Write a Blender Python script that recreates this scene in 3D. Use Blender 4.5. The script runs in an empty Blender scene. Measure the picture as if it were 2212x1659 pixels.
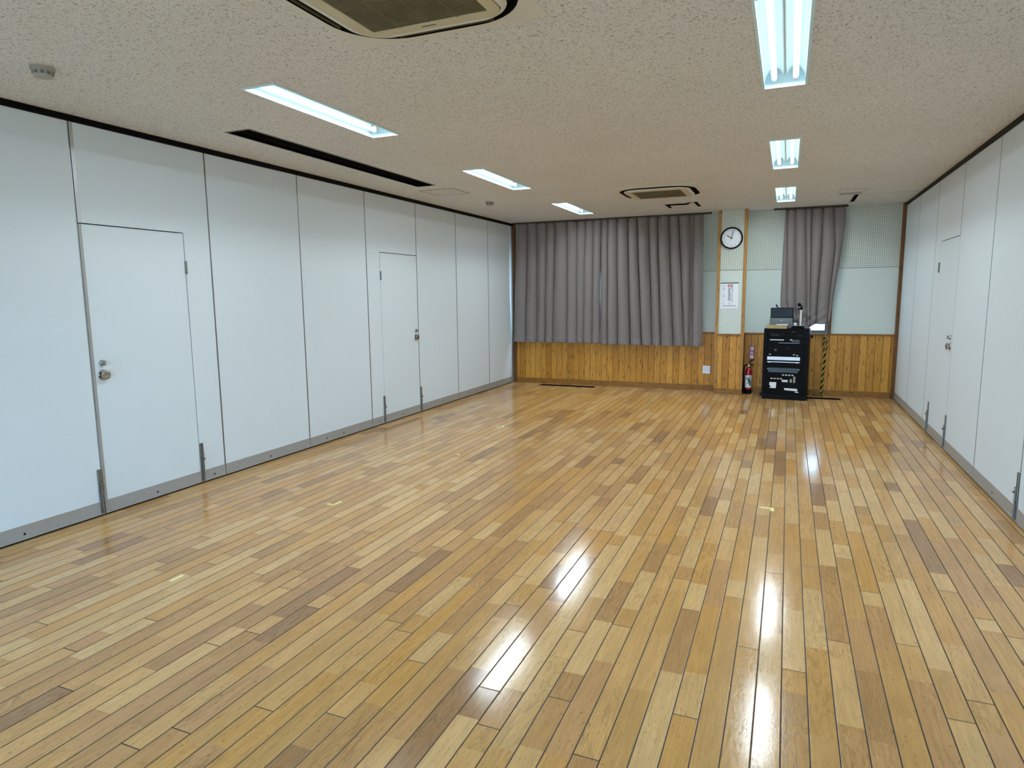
import bpy, bmesh, math, random
from mathutils import Vector, Matrix
random.seed(7)
PI = math.pi
sc = bpy.context.scene
COL = sc.collection
H = 2.7
XL, XR, YB, YF = -4.374, 1.434, 10.521, -2.6

# ------------------------------------------------------------------ materials
def srgb(r, g, b):
    f = lambda c: (c/255/12.92) if c/255 <= 0.04045 else ((c/255+0.055)/1.055)**2.4
    return (f(r), f(g), f(b), 1.0)

class NT:
    def __init__(s, name):
        s.m = bpy.data.materials.new(name); s.m.use_nodes = True
        s.t = s.m.node_tree; s.t.nodes.clear()
        s.out = s.n('ShaderNodeOutputMaterial')
    def n(s, typ, **k):
        nd = s.t.nodes.new(typ)
        for a, v in k.items(): setattr(nd, a, v)
        return nd
    def l(s, a, b): s.t.links.new(a, b)
    def put(s, sock, v):
        if hasattr(v, 'is_output') or isinstance(v, bpy.types.NodeSocket): s.l(v, sock)
        else: sock.default_value = v
    def math(s, op, a, b=0.0, c=0.0, clamp=False):
        nd = s.n('ShaderNodeMath', operation=op, use_clamp=clamp)
        s.put(nd.inputs[0], a); s.put(nd.inputs[1], b); s.put(nd.inputs[2], c)
        return nd.outputs[0]
    def vec(s, x=0.0, y=0.0, z=0.0):
        nd = s.n('ShaderNodeCombineXYZ')
        s.put(nd.inputs[0], x); s.put(nd.inputs[1], y); s.put(nd.inputs[2], z)
        return nd.outputs[0]
    def coords(s):
        tc = s.n('ShaderNodeTexCoord'); sp = s.n('ShaderNodeSeparateXYZ')
        s.l(tc.outputs['Object'], sp.inputs[0])
        return tc.outputs['Object'], sp.outputs[0], sp.outputs[1], sp.outputs[2]
    def noise(s, v, scale, detail=2.0, rough=0.5, dist=0.0, dim='3D'):
        nd = s.n('ShaderNodeTexNoise', noise_dimensions=dim)
        s.put(nd.inputs['Vector'], v)
        nd.inputs['Scale'].default_value = scale; nd.inputs['Detail'].default_value = detail
        nd.inputs['Roughness'].default_value = rough; nd.inputs['Distortion'].default_value = dist
        return nd.outputs['Fac']
    def mapr(s, v, a, b, c, d, smooth=False):
        nd = s.n('ShaderNodeMapRange', interpolation_type='SMOOTHSTEP' if smooth else 'LINEAR')
        s.put(nd.inputs[0], v)
        for i, q in enumerate((a, b, c, d)): nd.inputs[i+1].default_value = q
        return nd.outputs[0]
    def mix(s, fac, a, b, mode='MIX'):
        nd = s.n('ShaderNodeMix', data_type='RGBA', blend_type=mode)
        s.put(nd.inputs[0], fac); s.put(nd.inputs[6], a); s.put(nd.inputs[7], b)
        return nd.outputs[2]
    def ramp(s, fac, stops, interp='LINEAR'):
        nd = s.n('ShaderNodeValToRGB'); cr = nd.color_ramp; cr.interpolation = interp
        while len(cr.elements) < len(stops): cr.elements.new(0.5)
        for e, (p, c) in zip(cr.elements, stops): e.position = p; e.color = c
        s.put(nd.inputs[0], fac)
        return nd.outputs[0]
    def bump(s, h, strength=0.3, dist=0.01, normal=None):
        nd = s.n('ShaderNodeBump'); nd.inputs['Strength'].default_value = strength
        nd.inputs['Distance'].default_value = dist; s.put(nd.inputs['Height'], h)
        if normal is not None: s.l(normal, nd.inputs['Normal'])
        return nd.outputs[0]
    def bsdf(s, color, rough=0.5, metal=0.0, normal=None, **k):
        nd = s.n('ShaderNodeBsdfPrincipled')
        s.put(nd.inputs['Base Color'], color); s.put(nd.inputs['Roughness'], rough)
        s.put(nd.inputs['Metallic'], metal)
        if normal is not None: s.l(normal, nd.inputs['Normal'])
        for a, v in k.items(): s.put(nd.inputs[a.replace('_', ' ')], v)
        s.l(nd.outputs[0], s.out.inputs[0])
        return s.m

def plain(name, c, rough=0.5, metal=0.0, var=0.08, scale=30.0, bump=0.0, stretch=None, **k):
    t = NT(name); co, x, y, z = t.coords()
    if stretch:
        mp = t.n('ShaderNodeMapping'); t.l(co, mp.inputs[0]); mp.inputs['Scale'].default_value = stretch; co = mp.outputs[0]
    f = t.noise(co, scale, 3.0)
    v = t.mapr(f, 0.3, 0.7, 1-var, 1+var)
    mul = t.n('ShaderNodeVectorMath', operation='SCALE'); mul.inputs[0].default_value = c[:3]; t.l(v, mul.inputs[3])
    nb = t.bump(f, bump, 0.002) if bump else None
    return t.bsdf(mul.outputs[0], rough, metal, nb, **k)

M = {}
M['panel'] = plain('white_vinyl_panel', (0.69, 0.76, 0.795), 0.55, var=0.03, scale=220, bump=0.08)
M['alu'] = plain('brushed_aluminium', (0.50, 0.51, 0.52), 0.38, 0.9, var=0.08, scale=25, stretch=(1, 20, 1))
M['rail'] = plain('grey_metal_rail', (0.40, 0.395, 0.38), 0.42, 0.3, var=0.08, scale=12, stretch=(1, 1, 20))
M['bolt'] = plain('dull_steel', (0.20, 0.20, 0.19), 0.4, 0.7, var=0.12, scale=40)
M['chrome'] = plain('chrome', (0.42, 0.41, 0.40), 0.16, 1.0, var=0.05, scale=40)
M['black'] = plain('black_plastic', (0.004, 0.0042, 0.0055), 0.45, var=0.2, scale=60, Specular_IOR_Level=0.08)
M['blackmetal'] = plain('black_painted_metal', (0.004, 0.0042, 0.0055), 0.5, var=0.2, scale=80, Specular_IOR_Level=0.08)
M['void'] = plain('dark_recess', (0.012, 0.012, 0.012), 0.9, var=0.1, Specular_IOR_Level=0.08)
M['seam'] = plain('dark_seam', (0.03, 0.035, 0.04), 0.8, var=0.1)
M['white'] = plain('white_plastic', (0.72, 0.72, 0.70), 0.4, var=0.03)
M['offwhite'] = plain('off_white_plastic', (0.62, 0.61, 0.56), 0.45, var=0.03)
M['yellowed'] = plain('yellowed_plastic', (0.56, 0.50, 0.34), 0.5, var=0.04, scale=15)
M['detector'] = plain('aged_cream_plastic', (0.36, 0.345, 0.30), 0.5, var=0.05)
M['paper'] = plain('white_paper', (0.80, 0.82, 0.86), 0.8, var=0.02)
M['ink'] = plain('grey_ink', (0.22, 0.25, 0.34), 0.8, var=0.1)
M['inkpale'] = plain('pale_ink', (0.50, 0.52, 0.60), 0.8, var=0.1)
M['darkink'] = plain('black_ink', (0.03, 0.035, 0.045), 0.7, var=0.1)
M['red'] = plain('red_paint', (0.33, 0.010, 0.014), 0.22, var=0.06)
M['signred'] = plain('sign_red', (0.24, 0.006, 0.014), 0.4, var=0.05)
M['printred'] = plain('print_red', (0.55, 0.06, 0.05), 0.7, var=0.05)
M['greenink'] = plain('dark_green', (0.02, 0.085, 0.06), 0.6, var=0.1)
M['silver'] = plain('silver_faceplate', (0.62, 0.62, 0.64), 0.35, 0.3, var=0.04)
M['dim'] = plain('dim_grey_marking', (0.05, 0.06, 0.065), 0.5, var=0.1)
M['slate'] = plain('dark_slate_faceplate', (0.006, 0.010, 0.013), 0.35, var=0.15)
M['greylid'] = plain('dark_grey_case', (0.105, 0.120, 0.126), 0.5, 0.0, var=0.06)
M['screen'] = plain('dark_glossy_screen', (0.016, 0.018, 0.021), 0.2, var=0.3, scale=6, Specular_IOR_Level=0.1)
M['cardboard'] = plain('tan_cardboard', (0.42, 0.30, 0.14), 0.8, var=0.2, scale=14, stretch=(1, 1, 6))
M['yellow'] = plain('yellow_strand', (0.50, 0.36, 0.05), 0.7, var=0.15, scale=80)
M['tape'] = plain('yellow_tape', (0.85, 0.78, 0.30), 0.6, var=0.05)
M['grille'] = plain('brown_grille', (0.14, 0.115, 0.055), 0.7, var=0.15, scale=9)
M['brass'] = plain('brass', (0.45, 0.33, 0.12), 0.3, 0.9, var=0.1)

# fluorescent reflector & tube
M['reflector'] = plain('white_reflector', (0.60, 0.83, 0.92), 0.35, var=0.02, scale=10)
t = NT('lit_tube'); em = t.n('ShaderNodeEmission'); co, x, y, z = t.coords()
em.inputs[0].default_value = (0.93, 0.985, 1.0, 1)
em.inputs[1].default_value = 20.0
t.l(t.mapr(t.noise(co, 3), 0, 1, 1.45, 1.53), em.inputs[1]); t.l(em.outputs[0], t.out.inputs[0]); M['tube'] = t.m

# glass
t = NT('window_glass'); co, x, y, z = t.coords()
M['glass'] = t.bsdf((0.95, 0.98, 1, 1), t.mapr(t.noise(co, 4), 0, 1, 0.0, 0.03), 0.0, Transmission_Weight=1.0, IOR=1.1)

# floor boards
PW = 0.0906
def floor_material():
    t = NT('beech_floor_boards'); co, x, y, z = t.coords()
    xs = t.math('DIVIDE', t.math('SUBTRACT', x, 0.0404), PW)
    row = t.math('FLOOR', xs); fx = t.math('FRACT', xs)
    def wn(dim, *v):
        nd = t.n('ShaderNodeTexWhiteNoise', noise_dimensions=dim)
        if dim == '1D': t.put(nd.inputs['W'], v[0])
        else: t.put(nd.inputs['Vector'], v[0])
        return nd
    r1 = wn('1D', row)
    yo = t.math('ADD', y, t.math('MULTIPLY', r1.outputs['Value'], 11.0))
    LB = 1.82
    yb = t.math('DIVIDE', yo, LB); bid = t.math('FLOOR', yb); fy = t.math('FRACT', yb)
    ex = t.math('MULTIPLY', t.math('MINIMUM', fx, t.math('SUBTRACT', 1.0, fx)), PW)
    ey = t.math('MULTIPLY', t.math('MINIMUM', fy, t.math('SUBTRACT', 1.0, fy)), LB)
    edge = t.math('MINIMUM', ex, t.math('ADD', ey, 0.0002))
    gap = t.mapr(edge, 0.0012, 0.0036, 1.0, 0.0, True)
    # coloured pieces within a board
    bw = wn('2D', t.vec(row, bid, 0.0))
    sb = t.n('ShaderNodeSeparateXYZ'); t.l(bw.outputs['Color'], sb.inputs[0])
    npc = t.math('FLOOR', t.math('ADD', 2.0, t.math('MULTIPLY', sb.outputs[0], 2.99)))
    jit = t.math('ADD', 0.25, t.math('MULTIPLY', sb.outputs[1], 0.5))
    pid = t.math('FLOOR', t.math('ADD', t.math('MULTIPLY', fy, npc), jit))
    pw = wn('3D', t.vec(row, bid, pid))
    sp = t.n('ShaderNodeSeparateXYZ'); t.l(pw.outputs['Color'], sp.inputs[0])
    ra, rb, rc = sp.outputs
    base = t.ramp(ra, [(0.0, srgb(198, 160, 113)), (0.15, srgb(189, 151, 104)), (0.30, srgb(200, 165, 119)),
                       (0.45, srgb(193, 152, 101)), (0.58, srgb(182, 144, 102)), (0.70, srgb(204, 171, 126)),
                       (0.82, srgb(174, 138, 99)), (0.90, srgb(186, 147, 107)), (0.962, srgb(157, 124, 92))], 'CONSTANT')
    # grain: fine streaks, broad bands, cathedral figure, specks
    off = t.math('MULTIPLY', rb, 61.0)
    g1 = t.noise(t.vec(t.math('ADD', t.math('MULTIPLY', x, 95.0), off), t.math('MULTIPLY', y, 5.0), off), 1.0, 4.0, 0.6, 0.6)
    g2 = t.noise(t.vec(t.math('ADD', t.math('MULTIPLY', x, 16.0), off), t.math('MULTIPLY', y, 2.2), off), 1.0, 3.0, 0.55, 1.2)
    rings = t.math('SINE', t.math('MULTIPLY', g2, 46.0))
    fig = t.math('MULTIPLY', t.mapr(rings, 0.35, 1.0, 0.0, 1.0, True), t.mapr(rc, 0.45, 0.85, 0.0, 1.0))
    spk = t.noise(t.vec(t.math('MULTIPLY', x, 130.0), t.math('MULTIPLY', y, 38.0), off), 1.0, 2.0, 0.5)
    specks = t.mapr(spk, 0.62, 0.72, 0.0, 1.0, True)
    blot = t.noise(t.vec(t.math('MULTIPLY', x, 7.0), t.math('MULTIPLY', y, 3.0), off), 1.0, 3.0)
    v = t.math('MULTIPLY', t.mapr(g1, 0.3, 0.7, 0.87, 1.11), t.mapr(blot, 0.3, 0.7, 0.93, 1.06))
    v = t.math('MULTIPLY', v, t.math('SUBTRACT', 1.0, t.math('MULTIPLY', fig, 0.17)))
    v = t.math('MULTIPLY', v, t.math('SUBTRACT', 1.0, t.math('MULTIPLY', specks, 0.30)))
    sc_ = t.n('ShaderNodeVectorMath', operation='SCALE'); t.l(base, sc_.inputs[0]); t.l(v, sc_.inputs[3])
    hs = t.n('ShaderNodeHueSaturation'); t.l(sc_.outputs[0], hs.inputs['Color'])
    hs_ = t.n('ShaderNodeVectorMath', operation='MULTIPLY'); t.l(sc_.outputs[0], hs_.inputs[0]); hs_.inputs[1].default_value = (0.965, 0.93, 0.885); t.l(hs_.outputs[0], hs.inputs['Color'])
    hs.inputs['Saturation'].default_value = FLOOR_SAT; hs.inputs['Value'].default_value = FLOOR_VAL
    col = t.mix(gap, hs.outputs[0], (0.022, 0.012, 0.006, 1))
    # each board lies at a very slightly different tilt
    bt = wn('2D', t.vec(row, bid, 0.0))
    sub = t.n('ShaderNodeVectorMath', operation='SUBTRACT'); t.l(bt.outputs['Color'], sub.inputs[0]); sub.inputs[1].default_value = (0.5, 0.5, 0.5)
    mu = t.n('ShaderNodeVectorMath', operation='MULTIPLY'); t.l(sub.outputs[0], mu.inputs[0]); mu.inputs[1].default_value = (0.010, 0.005, 0.0)
    ge = t.n('ShaderNodeNewGeometry')
    ad = t.n('ShaderNodeVectorMath', operation='ADD'); t.l(ge.outputs['Normal'], ad.inputs[0]); t.l(mu.outputs[0], ad.inputs[1])
    no = t.n('ShaderNodeVectorMath', operation='NORMALIZE'); t.l(ad.outputs[0], no.inputs[0])
    wav = t.noise(t.vec(t.math('MULTIPLY', x, 170.0), t.math('MULTIPLY', y, 70.0), 0.0), 1.0, 3.0)
    hgt = t.math('SUBTRACT', t.math('MULTIPLY', wav, 0.25), gap)
    nb = t.bump(hgt, 0.20, 0.002, no.outputs[0])
    rough = t.math('ADD', t.mapr(spk, 0.35, 0.68, 0.09, 0.19), t.math('MULTIPLY', gap, 0.4))
    return t.bsdf(col, rough, 0.0, nb, Specular_IOR_Level=0.40)
FLOOR_SAT, FLOOR_VAL = 1.08, 1.12
M['floor'] = floor_material()

def ceiling_material():
    t = NT('rockwool_ceiling_board'); co, x, y, z = t.coords()
    # short worm-like fissures in random directions
    d = t.noise(t.vec(x, y, 0.0), 22.0, 2.0)
    m1 = t.noise(t.vec(t.math('MULTIPLY', x, 120.0), t.math('MULTIPLY', y, 52.0), 0.0), 1.0, 1.0, 0.5, 1.4)
    m2 = t.noise(t.vec(t.math('MULTIPLY', x, 58.0), t.math('MULTIPLY', y, 120.0), 4.0), 1.0, 1.0, 0.5, 1.4)
    sel = t.mapr(d, 0.45, 0.55, 0.0, 1.0)
    m = t.math('ADD', t.math('MULTIPLY', m1, sel), t.math('MULTIPLY', m2, t.math('SUBTRACT', 1.0, sel)))
    f = t.mapr(m, 0.565, 0.66, 0.0, 1.0, True)
    big = t.noise(co, 0.9, 2.0)
    fine = t.noise(co, 160.0, 2.0)
    v = t.math('MULTIPLY', t.mapr(big, 0.3, 0.7, 0.97, 1.03), t.mapr(fine, 0.3, 0.7, 0.95, 1.05))
    sc_ = t.n('ShaderNodeVectorMath', operation='SCALE'); sc_.inputs[0].default_value = (0.705, 0.705, 0.69); t.l(v, sc_.inputs[3])
    col = t.mix(f, sc_.outputs[0], (0.29, 0.28, 0.255, 1))
    return t.bsdf(col, 0.9, 0.0, t.bump(t.math('SUBTRACT', 1.0, f), 0.3, 0.003))
M['ceiling'] = ceiling_material()
M['ceilplain'] = plain('plain_ceiling_panel', (0.62, 0.605, 0.56), 0.7, var=0.02)
M['acwhite'] = plain('cream_white_plastic', (0.66, 0.645, 0.58), 0.45, var=0.02, scale=8)

def wood_material(name, plank, cols, groove=True, axis='x', sat=1.0):
    t = NT(name); co, x, y, z = t.coords()
    a, b = (x, z) if axis == 'x' else (z, x)
    if plank:
        xs = t.math('DIVIDE', a, plank); row = t.math('FLOOR', xs); fx = t.math('FRACT', xs)
        ed = t.math('MULTIPLY', t.math('MINIMUM', fx, t.math('SUBTRACT', 1.0, fx)), plank)
        gap = t.mapr(ed, 0.0012, 0.0045, 1.0, 0.0, True)
    else:
        row = t.math('MULTIPLY', a, 0.0); gap = None
    wn = t.n('ShaderNodeTexWhiteNoise', noise_dimensions='1D'); t.l(row, wn.inputs['W'])
    sp = t.n('ShaderNodeSeparateXYZ'); t.l(wn.outputs['Color'], sp.inputs[0])
    base = t.ramp(sp.outputs[0], [(i/max(1, len(cols)-1), c) for i, c in enumerate(cols)])
    off = t.math('MULTIPLY', sp.outputs[1], 40.0)
    g2 = t.noise(t.vec(t.math('ADD', t.math('MULTIPLY', a, 13.0), off), t.math('MULTIPLY', b, 1.3), t.math('ADD', off, t.math('MULTIPLY', y, 6.0))), 1.0, 3.0, 0.5, 0.8)
    rings = t.math('SINE', t.math('MULTIPLY', g2, 70.0))
    fig = t.mapr(rings, 0.0, 1.0, 0.0, 1.0, True)
    g1 = t.noise(t.vec(t.math('ADD', t.math('MULTIPLY', a, 120.0), off), t.math('MULTIPLY', b, 4.0), off), 1.0, 3.0)
    v = t.math('MULTIPLY', t.mapr(g1, 0.3, 0.7, 0.88, 1.08), t.math('SUBTRACT', 1.08, t.math('MULTIPLY', fig, 0.30)))
    kn = t.n('ShaderNodeTexVoronoi', voronoi_dimensions='2D', feature='F1'); kn.inputs['Scale'].default_value = 1.0
    t.l(t.vec(t.math('MULTIPLY', a, 10.0), t.math('MULTIPLY', b, 2.6), 0.0), kn.inputs['Vector'])
    knot = t.mapr(kn.outputs['Distance'], 0.05, 0.13, 1.0, 0.0, True)
    v = t.math('MULTIPLY', v, t.math('SUBTRACT', 1.0, t.math('MULTIPLY', knot, 0.45)))
    sc_ = t.n('ShaderNodeVectorMath', operation='SCALE'); t.l(base, sc_.inputs[0]); t.l(v, sc_.inputs[3])
    col = sc_.outputs[0]; nb = None
    if gap is not None:
        col = t.mix(t.math('MULTIPLY', gap, 0.8), col, srgb(62, 38, 14))
        nb = t.bump(t.math('SUBTRACT', 1.0, gap), 0.5, 0.004)
    return t.bsdf(col, 0.4, 0.0, nb, Specular_IOR_Level=0.25)
M['wainscot'] = wood_material('pine_wainscot', 0.097, [srgb(182, 126, 44), srgb(200, 145, 58), srgb(170, 114, 38), srgb(206, 150, 64), srgb(192, 135, 50)])
M['trimwood'] = wood_material('pine_trim', None, [srgb(170, 124, 62), srgb(170, 124, 62)])
M['trimwoodh'] = wood_material('pine_trim_horizontal', None, [srgb(142, 98, 42), srgb(142, 98, 42)], axis='z')
M['railbrown'] = plain('dark_brown_rail', (0.035, 0.024, 0.016), 0.5, var=0.1)
M['darkwood'] = wood_material('brown_post', None, [srgb(112, 72, 36), srgb(112, 72, 36)])

M['board'] = plain('cream_wall_board', (0.60, 0.655, 0.60), 0.8, var=0.02, scale=70, bump=0.05)
def peg_material():
    t = NT('perforated_wall_board'); co, x, y, z = t.coords()
    P = 0.0265
    fx = t.math('SUBTRACT', t.math('FRACT', t.math('DIVIDE', x, P)), 0.5)
    fz = t.math('SUBTRACT', t.math('FRACT', t.math('DIVIDE', z, P)), 0.5)
    r = t.math('SQRT', t.math('ADD', t.math('MULTIPLY', fx, fx), t.math('MULTIPLY', fz, fz)))
    hole = t.mapr(r, 0.17, 0.25, 1.0, 0.0, True)
    n = t.mapr(t.noise(co, 40), 0.3, 0.7, 0.97, 1.03)
    sc_ = t.n('ShaderNodeVectorMath', operation='SCALE'); sc_.inputs[0].default_value = (0.60, 0.64, 0.57); t.l(n, sc_.inputs[3])
    col = t.mix(hole, sc_.outputs[0], (0.16, 0.17, 0.14, 1))
    return t.bsdf(col, 0.8, 0.0, t.bump(t.math('SUBTRACT', 1.0, hole), 0.4, 0.004))
M['peg'] = peg_material()

def curtain_material():
    t = NT('taupe_curtain_cloth'); co, x, y, z = t.coords()
    w1 = t.noise(t.vec(t.math('MULTIPLY', x, 500.0), t.math('MULTIPLY', y, 500.0), t.math('MULTIPLY', z, 90.0)), 1.0, 2.0)
    w2 = t.noise(t.vec(t.math('MULTIPLY', x, 90.0), t.math('MULTIPLY', y, 90.0), t.math('MULTIPLY', z, 500.0)), 1.0, 2.0)
    f = t.math('ADD', t.math('MULTIPLY', w1, 0.5), t.math('MULTIPLY', w2, 0.5))
    v = t.mapr(f, 0.35, 0.65, 0.84, 1.14)
    sc_ = t.n('ShaderNodeVectorMath', operation='SCALE'); sc_.inputs[0].default_value = (0.215, 0.184, 0.174); t.l(v, sc_.inputs[3])
    return t.bsdf(sc_.outputs[0], 0.85, 0.0, t.bump(f, 0.15, 0.002), Sheen_Weight=0.15)
M['curtain'] = curtain_material()

# ------------------------------------------------------------------ mesh helpers
def box(bm, x0, x1, y0, y1, z0, z1, bev=0.0, seg=2):
    r = bmesh.ops.create_cube(bm, size=1.0)
    vs = r['verts']
    for v in vs:
        v.co = Vector(((x0+x1)/2 + v.co.x*(x1-x0), (y0+y1)/2 + v.co.y*(y1-y0), (z0+z1)/2 + v.co.z*(z1-z0)))
    if bev:
        es = list({e for v in vs for e in v.link_edges})
        bmesh.ops.bevel(bm, geom=es, offset=bev, segments=seg, affect='EDGES', profile=0.5)
    return bm

def lathe(bm, prof, origin=(0, 0, 0), axis='z', seg=32):
    """prof: (radius, height) pairs, closed at both ends when radius is 0"""
    o = Vector(origin); rings = []
    def tr(a, b, h):
        return {'z': Vector((a, b, h)), 'x': Vector((h, a, b)), 'y': Vector((b, h, a)), '-y': Vector((a, -h, b)), '-x': Vector((-h, b, a))}[axis] + o
    for r, h in prof:
        if r < 1e-6: rings.append([bm.verts.new(tr(0, 0, h))])
        else: rings.append([bm.verts.new(tr(r*math.cos(2*PI*i/seg), r*math.sin(2*PI*i/seg), h)) for i in range(seg)])
    for A, B in zip(rings, rings[1:]):
        for i in range(seg):
            j = (i+1) % seg
            if len(A) == 1 and len(B) == 1: continue
            if len(A) == 1: bm.faces.new((A[0], B[i], B[j]))
            elif len(B) == 1: bm.faces.new((A[i], A[j], B[0]))
            else: bm.faces.new((A[i], A[j], B[j], B[i]))
    return bm

def tube(bm, pts, r, seg=8, cap=True):
    pts = [Vector(p) for p in pts]; n = len(pts); rings = []
    prev = None
    for i, p in enumerate(pts):
        d = (pts[min(i+1, n-1)] - pts[max(i-1, 0)]).normalized()
        if prev is None:
            a = Vector((0, 0, 1)) if abs(d.z) < 0.9 else Vector((1, 0, 0))
            nrm = d.cross(a).normalized()
        else:
            nrm = (prev - d*prev.dot(d)).normalized()
        prev = nrm; b = d.cross(nrm)
        rr = r[i] if isinstance(r, (list, tuple)) else r
        rings.append([bm.verts.new(p + nrm*math.cos(2*PI*k/seg)*rr + b*math.sin(2*PI*k/seg)*rr) for k in range(seg)])
    for A, B in zip(rings, rings[1:]):
        for k in range(seg):
            j = (k+1) % seg; bm.faces.new((A[k], A[j], B[j], B[k]))
    if cap:
        bm.faces.new(rings[0][::-1]); bm.faces.new(rings[-1])
    return bm

def spline(pts, n=8):
    P = [Vector(p) for p in pts]; P = [P[0]*2-P[1]] + P + [P[-1]*2-P[-2]]; out = []
    for i in range(1, len(P)-2):
        for k in range(n):
            s = k/n; a, b, c, d = P[i-1:i+3]
            out.append(0.5*((2*b)+(c-a)*s+(2*a-5*b+4*c-d)*s*s+(3*b-a-3*c+d)*s**3))
    out.append(P[-2]); return out

def loop_faces(bm, A, B):
    n = len(A)
    for i in range(n):
        j = (i+1) % n; bm.faces.new((A[i], A[j], B[j], B[i]))

def rrect(hx, hy, r, seg=10):
    out = []
    for cx, cy, a0 in ((hx-r, hy-r, 0), (-hx+r, hy-r, PI/2), (-hx+r, -hy+r, PI), (hx-r, -hy+r, 3*PI/2)):
        for k in range(seg+1):
            a = a0 + PI/2*k/seg; out.append((cx+r*math.cos(a), cy+r*math.sin(a)))
    return out

_tmp = []
def text_into(bm, body, size, loc, face='-y', bold=0.0, align='CENTER', width=1.0):
    cu = bpy.data.curves.new('lettering', 'FONT'); cu.body = body; cu.size = size
    cu.align_x = align; cu.align_y = 'CENTER'; cu.extrude = 0.0006; cu.offset = bold; cu.resolution_u = 3
    ob = bpy.data.objects.new('lettering', cu); COL.objects.link(ob)
    bpy.context.view_layer.update()
    me = bpy.data.meshes.new_from_object(ob.evaluated_get(bpy.context.evaluated_depsgraph_get()))
    bpy.data.objects.remove(ob); bpy.data.curves.remove(cu)
    me.transform(Matrix.Translation(Vector(loc)) @ Matrix.Rotation(PI/2, 4, 'X') @ Matrix.Diagonal((width, 1, 1, 1)))
    bm.from_mesh(me); bpy.data.meshes.remove(me)

def bmn(): return bmesh.new()

def obj(name, bm, m, parent=None, smooth=None, label=None):
    bmesh.ops.recalc_face_normals(bm, faces=bm.faces[:])
    me = bpy.data.meshes.new(name); bm.to_mesh(me); bm.free()
    me.materials.append(M[m])
    if smooth:
        for p in me.polygons: p.use_smooth = True
        me.set_sharp_from_angle(angle=math.radians(smooth))
    o = bpy.data.objects.new(name, me); COL.objects.link(o)
    if parent: o.parent = parent
    if label: o['label'] = label
    return o

def thing(name, label, cat, loc=(0, 0, 0), rz=0.0, group=None):
    o = bpy.data.objects.new(name, None); COL.objects.link(o)
    o.empty_display_size = 0.1
    o.location = loc; o.rotation_euler = (0, 0, rz); o['label'] = label; o['category'] = cat
    if group: o['group'] = group
    return o

def tag(o, label, cat, group=None):
    o['label'] = label; o['category'] = cat
    if group: o['group'] = group
    return o

def struct(name, bm, m, parent=None, smooth=None):
    o = obj(name, bm, m, parent, smooth); o['kind'] = 'structure'; return o

def bx(*a, **k): return box(bmn(), *a, **k)

def dup(root, loc, rz, label, group=None):
    r = root.copy(); COL.objects.link(r); r.location = loc; r.rotation_euler = (0, 0, rz); r['label'] = label
    if group: r['group'] = group
    for ch in list(root.children):
        c = ch.copy(); COL.objects.link(c); c.parent = r
        for g in ch.children:
            d = g.copy(); COL.objects.link(d); d.parent = c
    return r

# ------------------------------------------------------------------ setting
struct('floor', bx(XL-0.25, XR+0.25, YF-0.2, YB+0.25, -0.10, 0.0), 'floor')

LAMP_W, LAMP_L = 0.228, 1.29
LAMPS = [(-2.833, 3.70), (-2.835, 6.455), (-2.829, 9.03), (-0.072, 3.67), (-0.079, 6.41), (-0.082, 8.955)]
holes = [(x-LAMP_W/2, x+LAMP_W/2, y-LAMP_L/2, y+LAMP_L/2) for x, y in LAMPS]
SLOT = (-3.815, -3.600, 3.765, 6.443); holes.append(SLOT)
TRK = (0.706, 0.750, 9.36, 10.07); holes.append(TRK)
VNT = (-1.60, -1.165, 9.11, 9.60); holes.append(VNT)
AC = [(-1.475, 2.345), (-1.462, 8.06)]
for ax, ay in AC: holes.append((ax-0.45, ax+0.45, ay-0.45, ay+0.45))
def ceiling():
    xs = sorted({XL-0.25, XR+0.25} | {h[0] for h in holes} | {h[1] for h in holes})
    ys = sorted({YF-0.2, YB+0.25} | {h[2] for h in holes} | {h[3] for h in holes})
    bm = bmn(); V = {}
    def v(i, j):
        if (i, j) not in V: V[i, j] = bm.verts.new((xs[i], ys[j], H))
        return V[i, j]
    for i in range(len(xs)-1):
        for j in range(len(ys)-1):
            cx, cy = (xs[i]+xs[i+1])/2, (ys[j]+ys[j+1])/2
            if any(h[0] < cx < h[1] and h[2] < cy < h[3] for h in holes): continue
            bm.faces.new((v(i, j), v(i, j+1), v(i+1, j+1), v(i+1, j)))
    r = bmesh.ops.extrude_face_region(bm, geom=bm.faces[:])
    for e in r['geom']:
        if isinstance(e, bmesh.types.BMVert): e.co.z += 0.02
    return bm
struct('ceiling', ceiling(), 'ceiling')

LJ = [1.902, 2.983, 4.064, 5.145, 6.226, 7.307, 8.388, 9.469, 10.405]
RJ = [3.95, 5.05, 6.15, 7.245, 8.345, 9.44, 10.455]
bm = bmn()
box(bm, XL-0.22, XL-0.075, YF-0.2, YB+0.2, 0, H)
box(bm, XL-0.08, XL, YF, LJ[0]-0.002, 0, H-0.04)
struct('wall_left', bm, 'panel')
bm = bmn()
box(bm, XR+0.075, XR+0.22, YF-0.2, YB+0.2, 0, H)
box(bm, XR, XR+0.08, YF, RJ[0]-0.002, 0, H-0.04)
struct('wall_right', bm, 'panel')
# black overhead tracks of the folding partitions
struct('trim_1', bx(XL-0.07, XL+0.014, YF, YB-0.03, H-0.038, H-0.0005, bev=0.002), 'black')
struct('trim_2', bx(XR-0.014, XR+0.07, YF, YB-0.03, H-0.038, H-0.0005, bev=0.002), 'black')

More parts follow.
